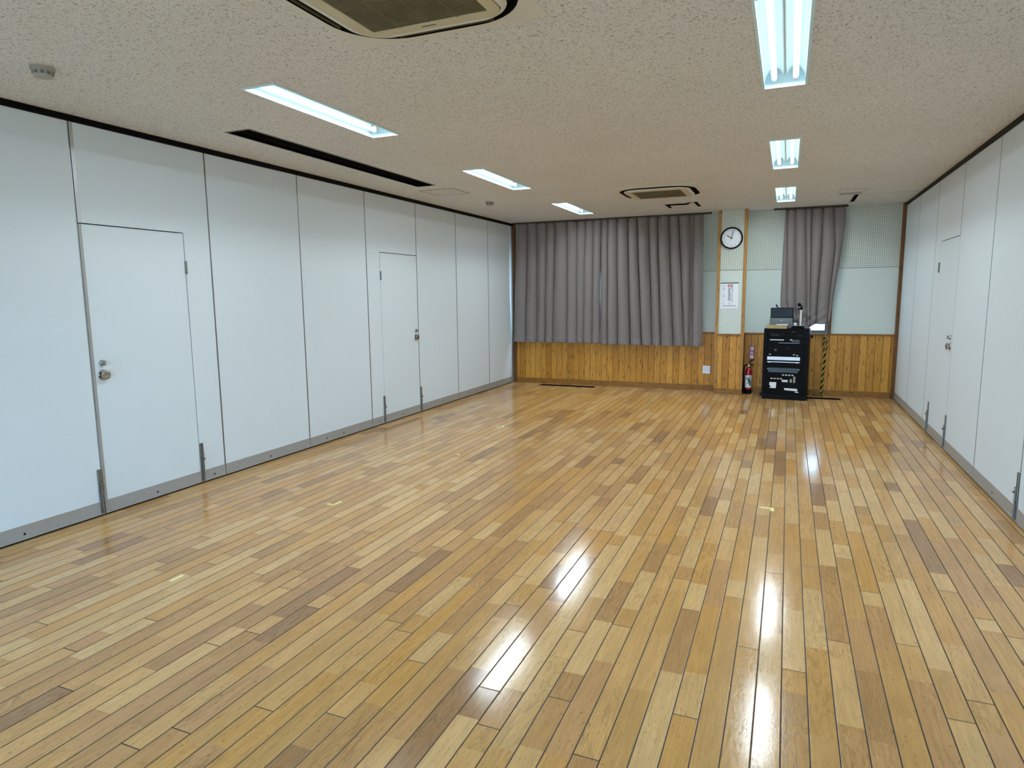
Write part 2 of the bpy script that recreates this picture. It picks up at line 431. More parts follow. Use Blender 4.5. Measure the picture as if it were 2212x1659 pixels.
# wall behind the viewpoint, with an unseen wide window added for bluish daylight
def wall_with_holes(x0, x1, y0, y1, z0, z1, hs):
    bm = bmn()
    xs = sorted({x0, x1} | {q for h in hs for q in h[:2] if x0 < q < x1})
    zs = sorted({z0, z1} | {q for h in hs for q in h[2:] if z0 < q < z1})
    for i in range(len(xs)-1):
        for j in range(len(zs)-1):
            cx, cz = (xs[i]+xs[i+1])/2, (zs[j]+zs[j+1])/2
            if any(h[0] < cx < h[1] and h[2] < cz < h[3] for h in hs): continue
            box(bm, xs[i], xs[i+1], y0, y1, zs[j], zs[j+1])
    bmesh.ops.remove_doubles(bm, verts=bm.verts[:], dist=1e-5)
    return bm
W3_ADDED = (-4.0, 1.0, 0.55, 2.35)
struct('wall_front', wall_with_holes(XL-0.07, XR+0.07, YF-0.15, YF, 0, H, [W3_ADDED]), 'board')
def window(n, x0, x1, z0, z1, yin, depth, mull, inward):
    """aluminium window: frame + mullions + panes, inward = direction of the room"""
    bm = bmn(); f = 0.045
    yc = yin - inward*depth; y0, y1 = yc-0.02, yc+0.02
    box(bm, x0, x1, y0, y1, z0, z0+f); box(bm, x0, x1, y0, y1, z1-f, z1)
    box(bm, x0, x0+f, y0, y1, z0+f, z1-f); box(bm, x1-f, x1, y0, y1, z0+f, z1-f)
    for mx in mull: box(bm, mx-f/2, mx+f/2, y0, y1, z0+f, z1-f)
    w = struct('window_%d' % n, bm, 'greylid')
    struct('pane', bx(x0+f, x1-f, yc-0.003, yc+0.003, z0+f, z1-f), 'glass', w)
    return w
window(3, W3_ADDED[0], W3_ADDED[1], W3_ADDED[2], W3_ADDED[3], YF, 0.1, (-2.75, -1.5, -0.25), 1)  # added window, out of view, brings blue daylight to the near panels

# back wall
W1 = (-4.15, -1.50, 0.93, 2.30)
W2 = (-0.06, 0.545, 0.915, 2.30)
wb = struct('wall_back', wall_with_holes(XL-0.07, XR+0.07, YB+0.012, YB+0.16, 0, H, [W1, W2]), 'board')
struct('perforated_board', wall_with_holes(XL, XR, YB, YB+0.0115, 1.843, H-0.001, [(W1[0], W1[1], 1.80, W1[3]), (W2[0], W2[1], 1.80, W2[3])]), 'peg', wb)
struct('plain_board', wall_with_holes(XL, XR, YB, YB+0.0115, 0.905, 1.838, [(W1[0], W1[1], W1[2], 1.85), (W2[0], W2[1], W2[2], 1.85)]), 'board', wb)
struct('joint_line', bx(W2[1]+0.05, XR, YB+0.003, YB+0.0115, 1.8375, 1.8435), 'seam', wb)  # dark strip stands in for shade in the recessed board joint
struct('joint_line', bx(W1[1]+0.05, W2[0]-0.02, YB+0.003, YB+0.0115, 1.8375, 1.8435), 'seam', wb)
struct('wainscot', bx(XL, XR, YB-0.008, YB+0.0115, 0.0, 0.885), 'wainscot', wb)
window(1, *W1, YB, -0.1, (-2.82,), -1)
window(2, *W2, YB, -0.085, (0.24,), -1)
struct('trim_3', bx(XL+0.055, XR-0.045, YB-0.020, YB+0.010, 0.884, 0.908, bev=0.003), 'trimwoodh')       # cap rail
struct('baseboard_back', bx(XL+0.055, XR-0.045, YB-0.022, YB-0.008, 0.0, 0.083, bev=0.003), 'trimwoodh')
struct('trim_4', bx(XR-0.042, XR-0.001, YB-0.062, YB+0.0, 0.0, H-0.001, bev=0.003), 'darkwood')            # right corner post
struct('trim_5', bx(XL+0.002, XL+0.052, YB-0.040, YB+0.0, 0.0, H-0.001, bev=0.003), 'darkwood')            # left corner post
struct('trim_6', bx(0.545, 0.587, YB-0.016, YB+0.010, 0.908, 2.33, bev=0.002), 'darkwood')                 # window casing
struct('trim_7', bx(-0.06, 0.545, YB-0.004, YB+0.075, 0.900, 0.922, bev=0.002), 'offwhite')                # window sill
# aluminium jamb where the left partition closes
struct('trim_8', bx(XL-0.06, XL-0.004, 10.41, YB-0.042, 0.0, H-0.039, bev=0.003), 'rail')
struct('trim_9', bx(XR+0.004, XR+0.06, 10.458, YB-0.064, 0.0, H-0.039, bev=0.003), 'rail')

# pilaster that projects from the back wall
PX0, PX1, PY = -0.985, -0.583, 10.195
bm = bx(PX0+0.01, PX1-0.01, PY+0.012, YB, 0.90, H-0.001)
wp = struct('wall_pilaster', bm, 'board')
struct('perforated_board', bx(PX0+0.04, PX1-0.04, PY+0.006, PY+0.0115, 1.838, H-0.001), 'peg', wp)
struct('joint_line', bx(PX0+0.04, PX1-0.04, PY+0.008, PY+0.0115, 1.8335, 1.8375), 'seam', wp)  # shade of the pilaster's board joint, put in as a dark strip
struct('plain_board', bx(PX0+0.04, PX1-0.04, PY+0.006, PY+0.0115, 0.905, 1.833), 'board', wp)
struct('wainscot', bx(PX0, PX1, PY, YB, 0.0, 0.882), 'wainscot', wp)
struct('baseboard', bx(PX0-0.004, PX1+0.004, PY-0.012, PY-0.0005, 0.0, 0.083, bev=0.003), 'trimwoodh', wp)
struct('cap_rail', bx(PX0+0.04, PX1-0.04, PY-0.012, PY+0.006, 0.876, 0.905, bev=0.003), 'trimwoodh', wp)
for s in (0, 1):
    a = PX0-0.004 if s == 0 else PX1-0.040
    struct('corner_post', bx(a, a+0.044, PY-0.008, PY+0.05, 0.084, H-0.001, bev=0.003), 'trimwood', wp)

# ------------------------------------------------------------------ folding partition panels
ZT = H-0.039
def knob_set(door, u, z):
    k = obj('knob', lathe(bmn(), [(0, 0.0), (0.037, 0.0), (0.037, 0.004), (0.034, 0.008), (0.020, 0.010), (0.019, 0.014), (0.030, 0.018),
                                  (0.033, 0.024), (0.032, 0.031), (0.026, 0.034), (0.012, 0.031), (0, 0.030)], (0, u, z), 'x', 36), 'chrome', door, 40)
    obj('lock', lathe(bmn(), [(0, 0.0), (0.022, 0.0), (0.022, 0.010), (0.019, 0.014), (0.010, 0.015), (0.010, 0.022), (0, 0.022)], (0, u, z+0.084), 'x', 28), 'chrome', door, 40)
    box_ = bx(0.022, 0.036, u-0.004, u+0.004, z+0.066, z+0.102, bev=0.002)
    obj('thumb_turn', box_, 'chrome', door)

def bottom_bolt(par, u):
    bm = bmn()
    box(bm, 0.0005, 0.010, u-0.016, u+0.016, 0.105, 0.335, bev=0.002)
    box(bm, 0.0035, 0.009, u-0.014, u+0.014, 0.018, 0.105, bev=0.001)
    tube(bm, [(0.014, u, 0.03), (0.014, u, 0.24)], 0.0055, 10)
    for zz in (0.07, 0.14, 0.225): box(bm, 0.006, 0.020, u-0.010, u+0.010, zz, zz+0.014, bev=0.002)
    lathe(bm, [(0, 0.012), (0.009, 0.012), (0.009, 0.030), (0, 0.032)], (0, u+0.002, 0.205), 'x', 12)
    obj('bottom_bolt', bm, 'bolt', par)

def panel(label, x, y, w, rz, door=None, holes_=(), bolts=(), lstrip=0.007, group='folding partition panels'):
    """local: u along +y, room side is +x"""
    p = thing('partition_panel', label, 'partition panel', (x, y, 0), rz, group)
    g, zb = 0.0028, 0.104
    b = bmn()
    if not door:
        box(b, -0.05, 0, lstrip, w-0.007, zb, ZT-0.002)
        obj('base_rail', box(bx(-0.05, 0.003, g, w-g, 0.013, zb), -0.01, 0.008, g, w-g, 0.013, 0.022), 'rail', p)
    else:
        d0, d1, hinge_side = door
        dz = 2.008
        if d0 > 0.05: box(b, -0.05, 0, lstrip, d0-0.007, zb, ZT-0.002)
        if d1 < w-0.05: box(b, -0.05, 0, d1+0.007, w-0.007, zb, ZT-0.002)
        box(b, -0.05, 0, max(lstrip, d0-0.007) if d0 > 0.05 else lstrip, (d1+0.007) if d1 < w-0.05 else w-0.007, dz+0.008, ZT-0.002)
        rb = bmn()
        for a, c in ((g, d0-0.003), (d1+0.003, w-g)):
            if c-a > 0.02:
                box(rb, -0.05, 0.003, a, c, 0.013, zb); box(rb, -0.01, 0.008, a, c, 0.013, 0.022)
        obj('base_rail', rb, 'rail', p)
        dr = obj('door', bx(-0.044, 0.0, d0, d1, zb, dz, bev=0.0015), 'panel', p)
        obj('door_rail', box(bx(-0.046, 0.003, d0, d1, 0.013, zb), -0.01, 0.008, d0, d1, 0.013, 0.022), 'rail', dr)
        ku = d1-0.062 if hinge_side == 'lo' else d0+0.075
        knob_set(dr, ku, 0.986)
        hu = d0-0.003 if hinge_side == 'lo' else d1+0.003
        hb = bmn()
        tube(hb, [(0.007, hu, 1.695), (0.007, hu, 1.797)], 0.0065, 10)
        for q in range(4): lathe(hb, [(0, 0), (0.009, 0), (0.009, 0.018), (0, 0.018)], (0.007, hu, 1.699+q*0.0255), 'z', 12)
        obj('hinge', hb, 'bolt', dr)
        if lstrip > 0.02:
            obj('edge_strip', bx(-0.03, 0.002, d0+0.0005, d0+0.020, zb, dz-0.001), 'rail', dr)
        obj('door_gap_shade', bx(-0.058, -0.0505, max(g, d0-0.03), min(w-g, d1+0.03), 0.014, dz+0.03), 'void', p)  # black backing paints the shade inside the gap around the door
        lo = box(bmn(), -0.05, 0.0015, g, lstrip, (dz+0.006) if d0 < 0.05 else 0.014, ZT-0.002)
        obj('edge_strip', lo, 'alu', p)
    obj('board', b, 'panel', p)
    if not door: obj('edge_strip', bx(-0.05, 0.0015, g, lstrip, 0.014, ZT-0.002), 'alu', p)
    if not (door and door[1] > w-0.05): obj('edge_strip', bx(-0.05, 0.0015, w-0.007, w-g, 0.014, ZT-0.002), 'alu', p)
    else: obj('edge_strip', bx(-0.05, 0.0015, w-0.007, w-g, 2.014, ZT-0.002), 'alu', p)
    obj('floor_gap_shade', bx(-0.042, -0.006, g, w-g, 0.0, 0.0128), 'void', p)  # black strip paints the shadow gap under the base rail
    for u in holes_:
        obj('keyhole', lathe(bmn(), [(0, 0.0), (0.0075, 0.0), (0.0075, 0.0042), (0, 0.0042)], (0, u, 0.048), 'x', 14), 'void', p)
    for u in bolts: bottom_bolt(p, u)
    return p

def LP(i, label, **k): panel(label, XL, LJ[i], LJ[i+1]-LJ[i], 0.0, **k)
LP(0, 'plain white partition panel cut by the left edge of the photo', holes_=(0.549,), bolts=(1.081-0.018,))
LP(1, 'white partition panel with a full-size door nearest on the left wall', door=(0.004, 0.826, 'hi'), holes_=(0.42, 0.96), bolts=(0.846,), lstrip=0.028)
LP(2, 'plain white partition panel just right of the nearest left door', holes_=(0.53,))
LP(3, 'plain white partition panel second right of the nearest left door, with two keyholes', holes_=(0.26, 0.54))
LP(4, 'white partition panel with the farther narrow-looking door on the left wall', door=(0.268, 1.077, 'lo'), holes_=(0.15, 0.665), bolts=(0.252,))
LP(5, 'plain white partition panel right beside the farther left door latch side', holes_=(0.6,), bolts=(0.018,))
LP(6, 'plain white partition panel, last but one before the curtain corner')
LP(7, 'plain white partition panel that ends in the corner by the long curtains')
def RP(i, label, **k): panel(label, XR, RJ[i+1], RJ[i+1]-RJ[i], PI, **k)
RP(5, 'plain white partition panel in the far right corner beside the brown post')
RP(4, 'plain white partition panel on the right wall, between the corner panel and the door panel')
RP(3, 'white partition panel with a door on the right wall', door=(0.292, 1.096, 'lo'), holes_=(0.6,), bolts=(0.276, ))
RP(2, 'plain white partition panel right of the right-hand door', bolts=(0.018,))
RP(1, 'plain white partition panel second right of the right-hand door, with one keyhole', holes_=(0.55,), bolts=(1.1-0.018,))
RP(0, 'sliver of white partition panel at the right edge of the photo')

# ------------------------------------------------------------------ ceiling lights
ADDED_STRIP_W = 7.5
def make_light(label, x, y):
    L = thing('ceiling_light', label, 'ceiling light', (x, y, H), 0, 'recessed fluorescent ceiling lights')
    hw, hl = LAMP_W/2, LAMP_L/2
    # frame lip
    bm = bmn()
    for a, b, c, d in ((-hw-0.008, -hw+0.006, -hl-0.008, hl+0.008), (hw-0.006, hw+0.008, -hl-0.008, hl+0.008),
                       (-hw+0.006, hw-0.006, -hl-0.008, -hl+0.006), (-hw+0.006, hw-0.006, hl-0.006, hl+0.008)):
        box(bm, a, b, c, d, -0.006, -0.0005)
    obj('frame', bm, 'reflector', L)
    # reflector: two troughs that meet in a ridge, with closed housing behind
    prof = []
    for k in range(25):
        s = k/24; xx = -hw+0.004 + s*(2*hw-0.008)
        tt = (s*2) % 1.0 if s < 1 else 1.0
        prof.append((xx, 0.012 + 0.078*math.sin(PI*min(max(tt, 0.0), 1.0))**0.6 + (0.035 if 0 < s < 1 and abs(s-0.5) < 0.02 else 0)))
    prof = [(a, (0.055 if abs(a) < 0.006 else b)) for a, b in prof]
    bm = bmn(); y0, y1 = -hl+0.055, hl-0.055
    A = [bm.verts.new((a, y0, b)) for a, b in prof]; B = [bm.verts.new((a, y1, b)) for a, b in prof]
    for i in range(len(prof)-1): bm.faces.new((A[i], B[i], B[i+1], A[i+1]))
    obj('reflector', bm, 'reflector', L, 50)
    # housing with end plates
    bm = bmn()
    box(bm, -hw-0.004, hw+0.004, -hl-0.004, hl+0.004, 0.108, 0.112)
    box(bm, -hw-0.004, -hw+0.003, -hl-0.004, hl+0.004, 0.0, 0.108); box(bm, hw-0.003, hw+0.004, -hl-0.004, hl+0.004, 0.0, 0.108)
    for s in (-1, 1):
        e0, e1 = s*(hl+0.002), s*(hl-0.05)
        vs = [bm.verts.new(c) for c in ((-hw+0.003, e0, 0.0), (hw-0.003, e0, 0.0), (hw-0.003, e1, 0.105), (-hw+0.003, e1, 0.105))]
        bm.faces.new(vs)
        box(bm, -hw-0.004, hw+0.004, min(e0, e0+s*0.003), max(e0, e0+s*0.003), 0.0, 0.108)
    obj('housing', bm, 'reflector', L)
    for s in (-1, 1):
        cx = s*hw*0.5
        tb = obj('tube', lathe(bmn(), [(0, -0.585), (0.010, -0.584), (0.0155, -0.575), (0.0155, 0.575), (0.010, 0.584), (0, 0.585)], (cx, 0, 0.034), 'y', 20), 'tube', L, 40)
        ld = bpy.data.lights.new('added_light_strip', 'AREA'); ld.shape = 'RECTANGLE'; ld.size = 0.026; ld.size_y = 1.15  # extra light strip added below the tube to brighten the room
        ld.energy = ADDED_STRIP_W; ld.color = (0.82, 0.96, 1.04)
        lo = bpy.data.objects.new('added_light_strip', ld); COL.objects.link(lo); lo.parent = L; lo.location = (cx, 0, 0.0175)
        for e in (-1, 1):
            obj('tube_socket', bx(cx-0.013, cx+0.013, e*0.598-0.012, e*0.598+0.012, 0.018, 0.075, bev=0.003), 'white', L)
    return L
la = make_light('long lit twin-tube ceiling light nearest in the left row, beside the black slot', *LAMPS[0])
dup(la, (*LAMPS[1], H), 0, 'lit twin-tube ceiling light second in the left row, past the ceiling hatch')
dup(la, (*LAMPS[2], H), 0, 'lit twin-tube ceiling light farthest in the left row, close to the long curtains')
dup(la, (*LAMPS[3], H), 0, 'lit twin-tube ceiling light nearest in the right row, cut by the top edge')
dup(la, (*LAMPS[4], H), 0, 'lit twin-tube ceiling light second in the right row')
dup(la, (*LAMPS[5], H), 0, 'lit twin-tube ceiling light farthest in the right row, above the equipment rack')

# ------------------------------------------------------------------ ceiling cassette air conditioners
def make_ac(label, x, y):
    A = thing('air_conditioner', label, 'air conditioner', (x, y, H), 0, 'ceiling cassette air conditioners')
    # outer decoration panel with the rounded opening
    bm = bmn(); S = 10
    inn = rrect(0.440, 0.440, 0.275, S); out = []
    for (a, b) in inn:
        m_ = max(abs(a), abs(b)); out.append((a/m_*0.475, b/m_*0.475))
    V = [[bm.verts.new((a, b, zz)) for a, b in ring] for ring, zz in ((out, -0.0005), (out, -0.006), (inn, -0.0065))]
    for p, q in zip(V, V[1:]): loop_faces(bm, p, q)
    obj('outer_panel', bm, 'acwhite', A, 30)
    # dark air slot behind
    bm = bmn(); o2 = rrect(0.4415, 0.4415, 0.2765, S); bm.faces.new([bm.verts.new((a, b, 0.034)) for a, b in o2])
    r = bmesh.ops.extrude_face_region(bm, geom=bm.faces[:])
    for e in r['geom']:
        if isinstance(e, bmesh.types.BMVert): e.co.z += 0.01
    W_ = [[bm.verts.new((a, b, zz)) for a, b in o2] for zz in (-0.0062, 0.0341)]
    loop_faces(bm, W_[0], W_[1])
    obj('air_slot', bm, 'void', A)
    # body panel hanging a little lower
    bm = bmn()
    rings = [(0.360, 0.150, -0.008), (0.376, 0.163, -0.009), (0.379, 0.166, -0.012), (0.376, 0.163, -0.018), (0.366, 0.155, -0.0245), (0.356, 0.145, -0.026)]
    R = [[bm.verts.new((a, b, zz)) for a, b in rrect(h, h, rr, S)] for h, rr, zz in rings]
    for p, q in zip(R, R[1:]): loop_faces(bm, p, q)
    R2 = [[bm.verts.new((a, b, zz)) for a, b in rrect(h, h, rr, S)] for h, rr, zz in ((0.342, 0.085, -0.0265), (0.339, 0.083, -0.020))]
    loop_faces(bm, R[-1], R2[0]); loop_faces(bm, R2[0], R2[1])
    obj('body_panel', bm, 'acwhite', A, 30)
    bm = bmn(); W_ = [[bm.verts.new((a, b, zz)) for a, b in rrect(0.3595, 0.3595, 0.1495, S)] for zz in (0.034, -0.0079)]
    loop_faces(bm, W_[0], W_[1]); obj('body_skirt', bm, 'void', A)
    # intake frame (yellowed) with grille
    bm = bmn()
    F = [[bm.verts.new((a, b, zz)) for a, b in rrect(h, h, rr, S)] for h, rr, zz in ((0.336, 0.081, -0.018), (0.335, 0.08, -0.0275), (0.280, 0.012, -0.0280), (0.278, 0.012, -0.015))]
    for p, q in zip(F, F[1:]): loop_faces(bm, p, q)
    fr = obj('intake_frame', bm, 'yellowed', A, 30)
    obj('maker_mark', bx(-0.05, 0.02, 0.302, 0.310, -0.0288, -0.0282), 'dim', fr)
    bm = bmn()
    box(bm, -0.278, 0.278, -0.278, 0.278, -0.016, -0.012)
    k = -0.272
    while k < 0.275:
        box(bm, -0.278, 0.278, k, k+0.0055, -0.0265, -0.016); k += 0.0115
    for q in (-0.139, 0.0, 0.139): box(bm, q-0.003, q+0.003, -0.278, 0.278, -0.0272, -0.016)
    obj('grille', bm, 'grille', fr)
    for a in range(4):
        ca, sa = math.cos(a*PI/2), math.sin(a*PI/2)
        bm = bx(-0.24, 0.24, 0.4285, 0.4325, -0.002, 0.010, bev=0.001)
        bm.transform(Matrix.Rotation(a*PI/2, 4, 'Z'))
        obj('vane', bm, 'grille', A)
    return A
ac = make_ac('large ceiling air conditioner with brown grille cut by the top edge', *AC[0], )
dup(ac, (*AC[1], H), 0, 'far ceiling air conditioner above the middle of the long curtains')

# ------------------------------------------------------------------ other ceiling fittings
D = thing('slot_diffuser', 'long black recessed slot in the ceiling beside the left partition', 'ceiling vent', (SLOT[0], SLOT[2], H))
sw, sl = SLOT[1]-SLOT[0], SLOT[3]-SLOT[2]
bm = bmn()
for a, b, c, d in ((-0.008, 0.003, -0.008, sl+0.008), (sw-0.003, sw+0.008, -0.008, sl+0.008), (0.003, sw-0.003, -0.008, 0.003), (0.003, sw-0.003, sl-0.003, sl+0.008)):
    box(bm, a, b, c, d, -0.004, -0.0005)
obj('frame', bm, 'bolt', D)
bm = bmn()
box(bm, -0.006, sw+0.006, -0.006, sl+0.006, 0.14, 0.145)
box(bm, -0.006, 0.0, -0.006, sl+0.006, 0.0, 0.14); box(bm, sw, sw+0.006, -0.006, sl+0.006, 0.0, 0.14)
box(bm, 0, sw, -0.006, 0.0, 0.0, 0.14); box(bm, 0, sw, sl, sl+0.006, 0.0, 0.14)
obj('housing', bm, 'void', D)
for q in (0.165, 0.185, 0.203):
    obj('blade', bx(q, q+0.003, 0.004, sl-0.004, 0.012, 0.055), 'bolt', D)

hx0, hx1, hy0, hy1 = -3.955, -3.512, 6.697, 7.142
A = thing('access_hatch', 'square ceiling hatch outlined by thin dark lines near the left partition', 'ceiling hatch', ((hx0+hx1)/2, (hy0+hy1)/2, H))
q, e = (hx1-hx0)/2, 0.010
bm = bmn()
for a, b, c, d in ((-q, -q+e, -q, q), (q-e, q, -q, q), (-q+e, q-e, -q, -q+e), (-q+e, q-e, q-e, q)): box(bm, a, b, c, d, -0.003, -0.0003)
obj('frame', bm, 'bolt', A)
obj('hatch_panel', bx(-q+e, q-e, -q+e, q-e, -0.002, -0.0003), 'ceilplain', A)

V = thing('ceiling_vent', 'small square ceiling vent with dark openings in front of the long curtains', 'ceiling vent', ((VNT[0]+VNT[1])/2, (VNT[2]+VNT[3])/2, H))
vw, vl = (VNT[1]-VNT[0])/2, (VNT[3]-VNT[2])/2
bm = bmn()
box(bm, -vw-0.005, vw+0.005, -vl-0.005, vl+0.005, 0.06, 0.065)
for a, b, c, d in ((-vw-0.005, -vw, -vl, vl), (vw, vw+0.005, -vl, vl), (-vw-0.005, vw+0.005, -vl-0.005, -vl), (-vw-0.005, vw+0.005, vl, vl+0.005)): box(bm, a, b, c, d, 0, 0.06)
obj('housing', bm, 'void', V)
bm = bmn()
box(bm, -vw+0.045, vw-0.045, -vl+0.27, vl-0.01, -0.004, 0.004)
box(bm, -vw+0.30, vw-0.045, -vl+0.06, -vl+0.27, -0.004, 0.004)
box(bm, -vw, vw-0.10, -vl, -vl+0.06, -0.004, 0.004); box(bm, vw-0.14, vw-0.10, -vl, -vl+0.12, -0.004, 0.004)
obj('cover_panel', bm, 'ceilplain', V)
bm = bmn()
for a, b, c, d in ((-vw-0.012, -vw+0.003, -vl-0.012, vl+0.012), (vw-0.003, vw+0.012, -vl+0.10, vl+0.012), (-vw, vw-0.1, -vl-0.012, -vl+0.002), (-vw, vw, vl-0.002, vl+0.012)): box(bm, a, b, c, d, -0.003, -0.0005)
obj('frame', bm, 'detector', V)

S = thing('air_outlet', 'pale rectangular ceiling air outlet above the right curtain', 'ceiling vent', (0.665, 9.03, H))
obj('body', bx(-0.155, 0.155, -0.20, 0.20, -0.012, -0.0005, bev=0.004), 'ceilplain', S)
obj('louver', bx(-0.135, 0.095, 0.02, 0.17, -0.016, -0.0125, bev=0.002), 'detector', S)

T = thing('track_slot', 'short black track slot in the ceiling between the right curtain and corner', 'ceiling track', (TRK[0], TRK[2], H))
tw, tl = TRK[1]-TRK[0], TRK[3]-TRK[2]
bm = bmn(); box(bm, -0.004, tw+0.004, -0.004, tl+0.004, 0.06, 0.064); box(bm, -0.004, 0, 0, tl, 0, 0.06); box(bm, tw, tw+0.004, 0, tl, 0, 0.06); box(bm, 0, tw, -0.004, 0, 0, 0.06); box(bm, 0, tw, tl, tl+0.004, 0, 0.06)
obj('channel', bm, 'void', T)
obj('edge_strip', bx(-0.014, 0.002, 0, tl, -0.003, -0.0005), 'alu', T)
struct('trim_10', bx(TRK[1]+0.002, XR-0.016, 9.362, 9.370, H-0.002, H-0.0003), 'detector')

def detector(label, x, y):
    d = thing('smoke_detector', label, 'smoke detector', (x, y, H), 0, 'ceiling smoke detectors')
    obj('base', lathe(bmn(), [(0, -0.0005), (0.055, -0.0005), (0.056, -0.014), (0.050, -0.018), (0, -0.018)], seg=32), 'detector', d, 35)
    obj('sensor_head', lathe(bmn(), [(0.046, -0.018), (0.047, -0.042), (0.040, -0.050), (0.0, -0.052)], seg=32), 'detector', d, 35)
    bm = bmn()
    for k in range(10):
        a = 2*PI*k/10; b2 = bx(0.0455, 0.0485, -0.008, 0.008, -0.038, -0.024); b2.transform(Matrix.Rotation(a, 4, 'Z'))
        me = bpy.data.meshes.new('x'); b2.to_mesh(me); b2.free(); bm.from_mesh(me); bpy.data.meshes.remove(me)
    obj('vent_slots', bm, 'bolt', d)
    return d
dd = detector('round cream smoke detector near the top left corner', -3.612, 2.36)
dup(dd, (-3.603, 7.885, H), 0.2, 'small round smoke detector between hatch and far left lights')

# ------------------------------------------------------------------ curtains
def lerp_keys(z, keys):
    """keys: [(z, [xs])] descending z"""
    if z >= keys[0][0]: return keys[0][1]
    for (za, A), (zb, B) in zip(keys, keys[1:]):
        if z >= zb:
            s = (za-z)/(za-zb); return [a+(b-a)*s for a, b in zip(A, B)]
    return keys[-1][1]

def curtain(label, keys, ztop, zbot, y0, amps, bottom=None, extra=None, rows=70, per=14, group='taupe curtains', gain=1.9):
    """keys give the valley lines between folds at some heights"""
    c = thing('curtain', label, 'curtain', ((keys[0][1][0]+keys[0][1][-1])/2, y0, 0), 0, group)
    ox = c.location.x
    rng = random.Random(hash(label) % 1000 if False else len(label)*7+int(abs(ox)*100))
    nf = len(keys[0][1])-1
    skew = [rng.uniform(0.35, 0.65) for _ in range(nf)]
    def pt(f, s, z, zf):
        xs = lerp_keys(z, keys); a, b = xs[f], xs[f+1]; w = b-a
        x = a + w*s
        tt = s**(math.log(0.5)/math.log(skew[f]))
        bul = math.sin(PI*min(max(tt, 0), 1))
        bul = bul**0.55
        am = min(amps[f]*gain, 0.6*abs(w)+0.01)
        am *= 0.75+0.25*min(1, (ztop-z)/0.5)
        y = -am*bul
        y += 0.006*math.sin(z*3.1+f*1.7) + 0.004*math.sin(7*z+f*2.3+s*3)
        return x, y
    hem = 0.085
    zs = [1-(k/rows) for k in range(rows+1)]
    def build(z_from, z_to, rws, thick):
        bm = bmn(); G = []
        for r in range(rws+1):
            zf = r/rws; row = []
            for f in range(nf):
                for k in range(per + (1 if f == nf-1 else 0)):
                    s = k/per; uu = (f+s)/nf
                    zz0 = ztop
                    zz1 = zbot if bottom is None else bottom(uu)
                    zt = zz0 + (zz1-zz0)*(z_from+(z_to-z_from)*zf)
                    x, y = pt(f, s, zt, zf)
                    y -= thick
                    if extra: x, y, zt = extra(uu, x, y, zt, zz1)
                    row.append(bm.verts.new((x-ox, y, zt)))
            G.append(row)
        for A, B in zip(G, G[1:]):
            for i in range(len(A)-1): bm.faces.new((A[i], A[i+1], B[i+1], B[i]))
        return bm
    hf = 1-hem/(ztop-zbot)
    cl = obj('cloth', build(0, 1, rows, 0.0), 'curtain', c, 60)
    hm = obj('hem', build(hf, 1.0005, 6, 0.0035), 'curtain', c, 60)
    for o in (cl, hm):
        md = o.modifiers.new('thickness', 'SOLIDIFY'); md.thickness = 0.0025; md.offset = 1.0 if o is cl else 0.0
    return c

YC = 10.40
curtain('long taupe curtain on the left half of the wide window', 
        [(2.69, [-4.245, -4.062, -3.899, -3.726, -3.577, -3.366, -3.20, -3.056, -2.924, -2.804]),
         (0.70, [-4.325, -4.11, -3.915, -3.76, -3.62, -3.36, -3.20, -3.085, -2.93, -2.804])],
        2.676, 0.712, YC, [0.045, 0.04, 0.04, 0.035, 0.05, 0.04, 0.03, 0.04, 0.05])
curtain('long taupe curtain with tight folds on the right half of the wide window',
        [(2.69, [-2.795, -2.683, -2.535, -2.368, -2.223, -2.051, -1.910, -1.742, -1.594, -1.421, -1.362, -1.235]),
         (0.70, [-2.795, -2.665, -2.50, -2.30, -2.115, -1.955, -1.82, -1.63, -1.465, -1.392, -1.338, -1.185])],
        2.676, 0.70, YC, [0.04, 0.06, 0.065, 0.06, 0.06, 0.055, 0.06, 0.05, 0.06, 0.003, 0.055])
def c3_bottom(u):
    return 0.955 if u < 0.52 else 0.955 + 0.143*min(1, ((u-0.52)/0.4)**0.7)
def c3_extra(u, x, y, z, zb):
    k = max(0.0, min(1.0, (1.42-z)/0.30))
    if k > 0:
        y -= 0.012*k*(1-u*0.6)
        y += k*(0.022*math.sin(24*x+30*z)*math.exp(-((u-0.30)/0.30)**2) + 0.011*math.sin(52*(z-0.8*x)))
        x += k*k*0.05*math.exp(-((u-0.15)/0.25)**2)
        z += k*0.018*math.sin(20*x+1)
    return x, y, z
curtain('taupe curtain on the right, gathered over the equipment rack',
        [(2.69, [-0.090, -0.058, 0.040, 0.176, 0.255, 0.40, 0.525, 0.682]),
         (2.45, [-0.092, -0.055, 0.05, 0.185, 0.26, 0.404, 0.555, 0.686]),
         (2.12, [-0.098, -0.047, 0.07, 0.203, 0.271, 0.406, 0.582, 0.660]),
         (1.50, [-0.103, -0.020, 0.087, 0.243, 0.290, 0.385, 0.545, 0.597]),
         (1.05, [-0.098, 0.00, 0.10, 0.25, 0.30, 0.385, 0.525, 0.556])],
        2.676, 1.07, 10.405, [0.03, 0.045, 0.055, 0.04, 0.06, 0.06, 0.035], bottom=c3_bottom, extra=c3_extra, gain=1.35)

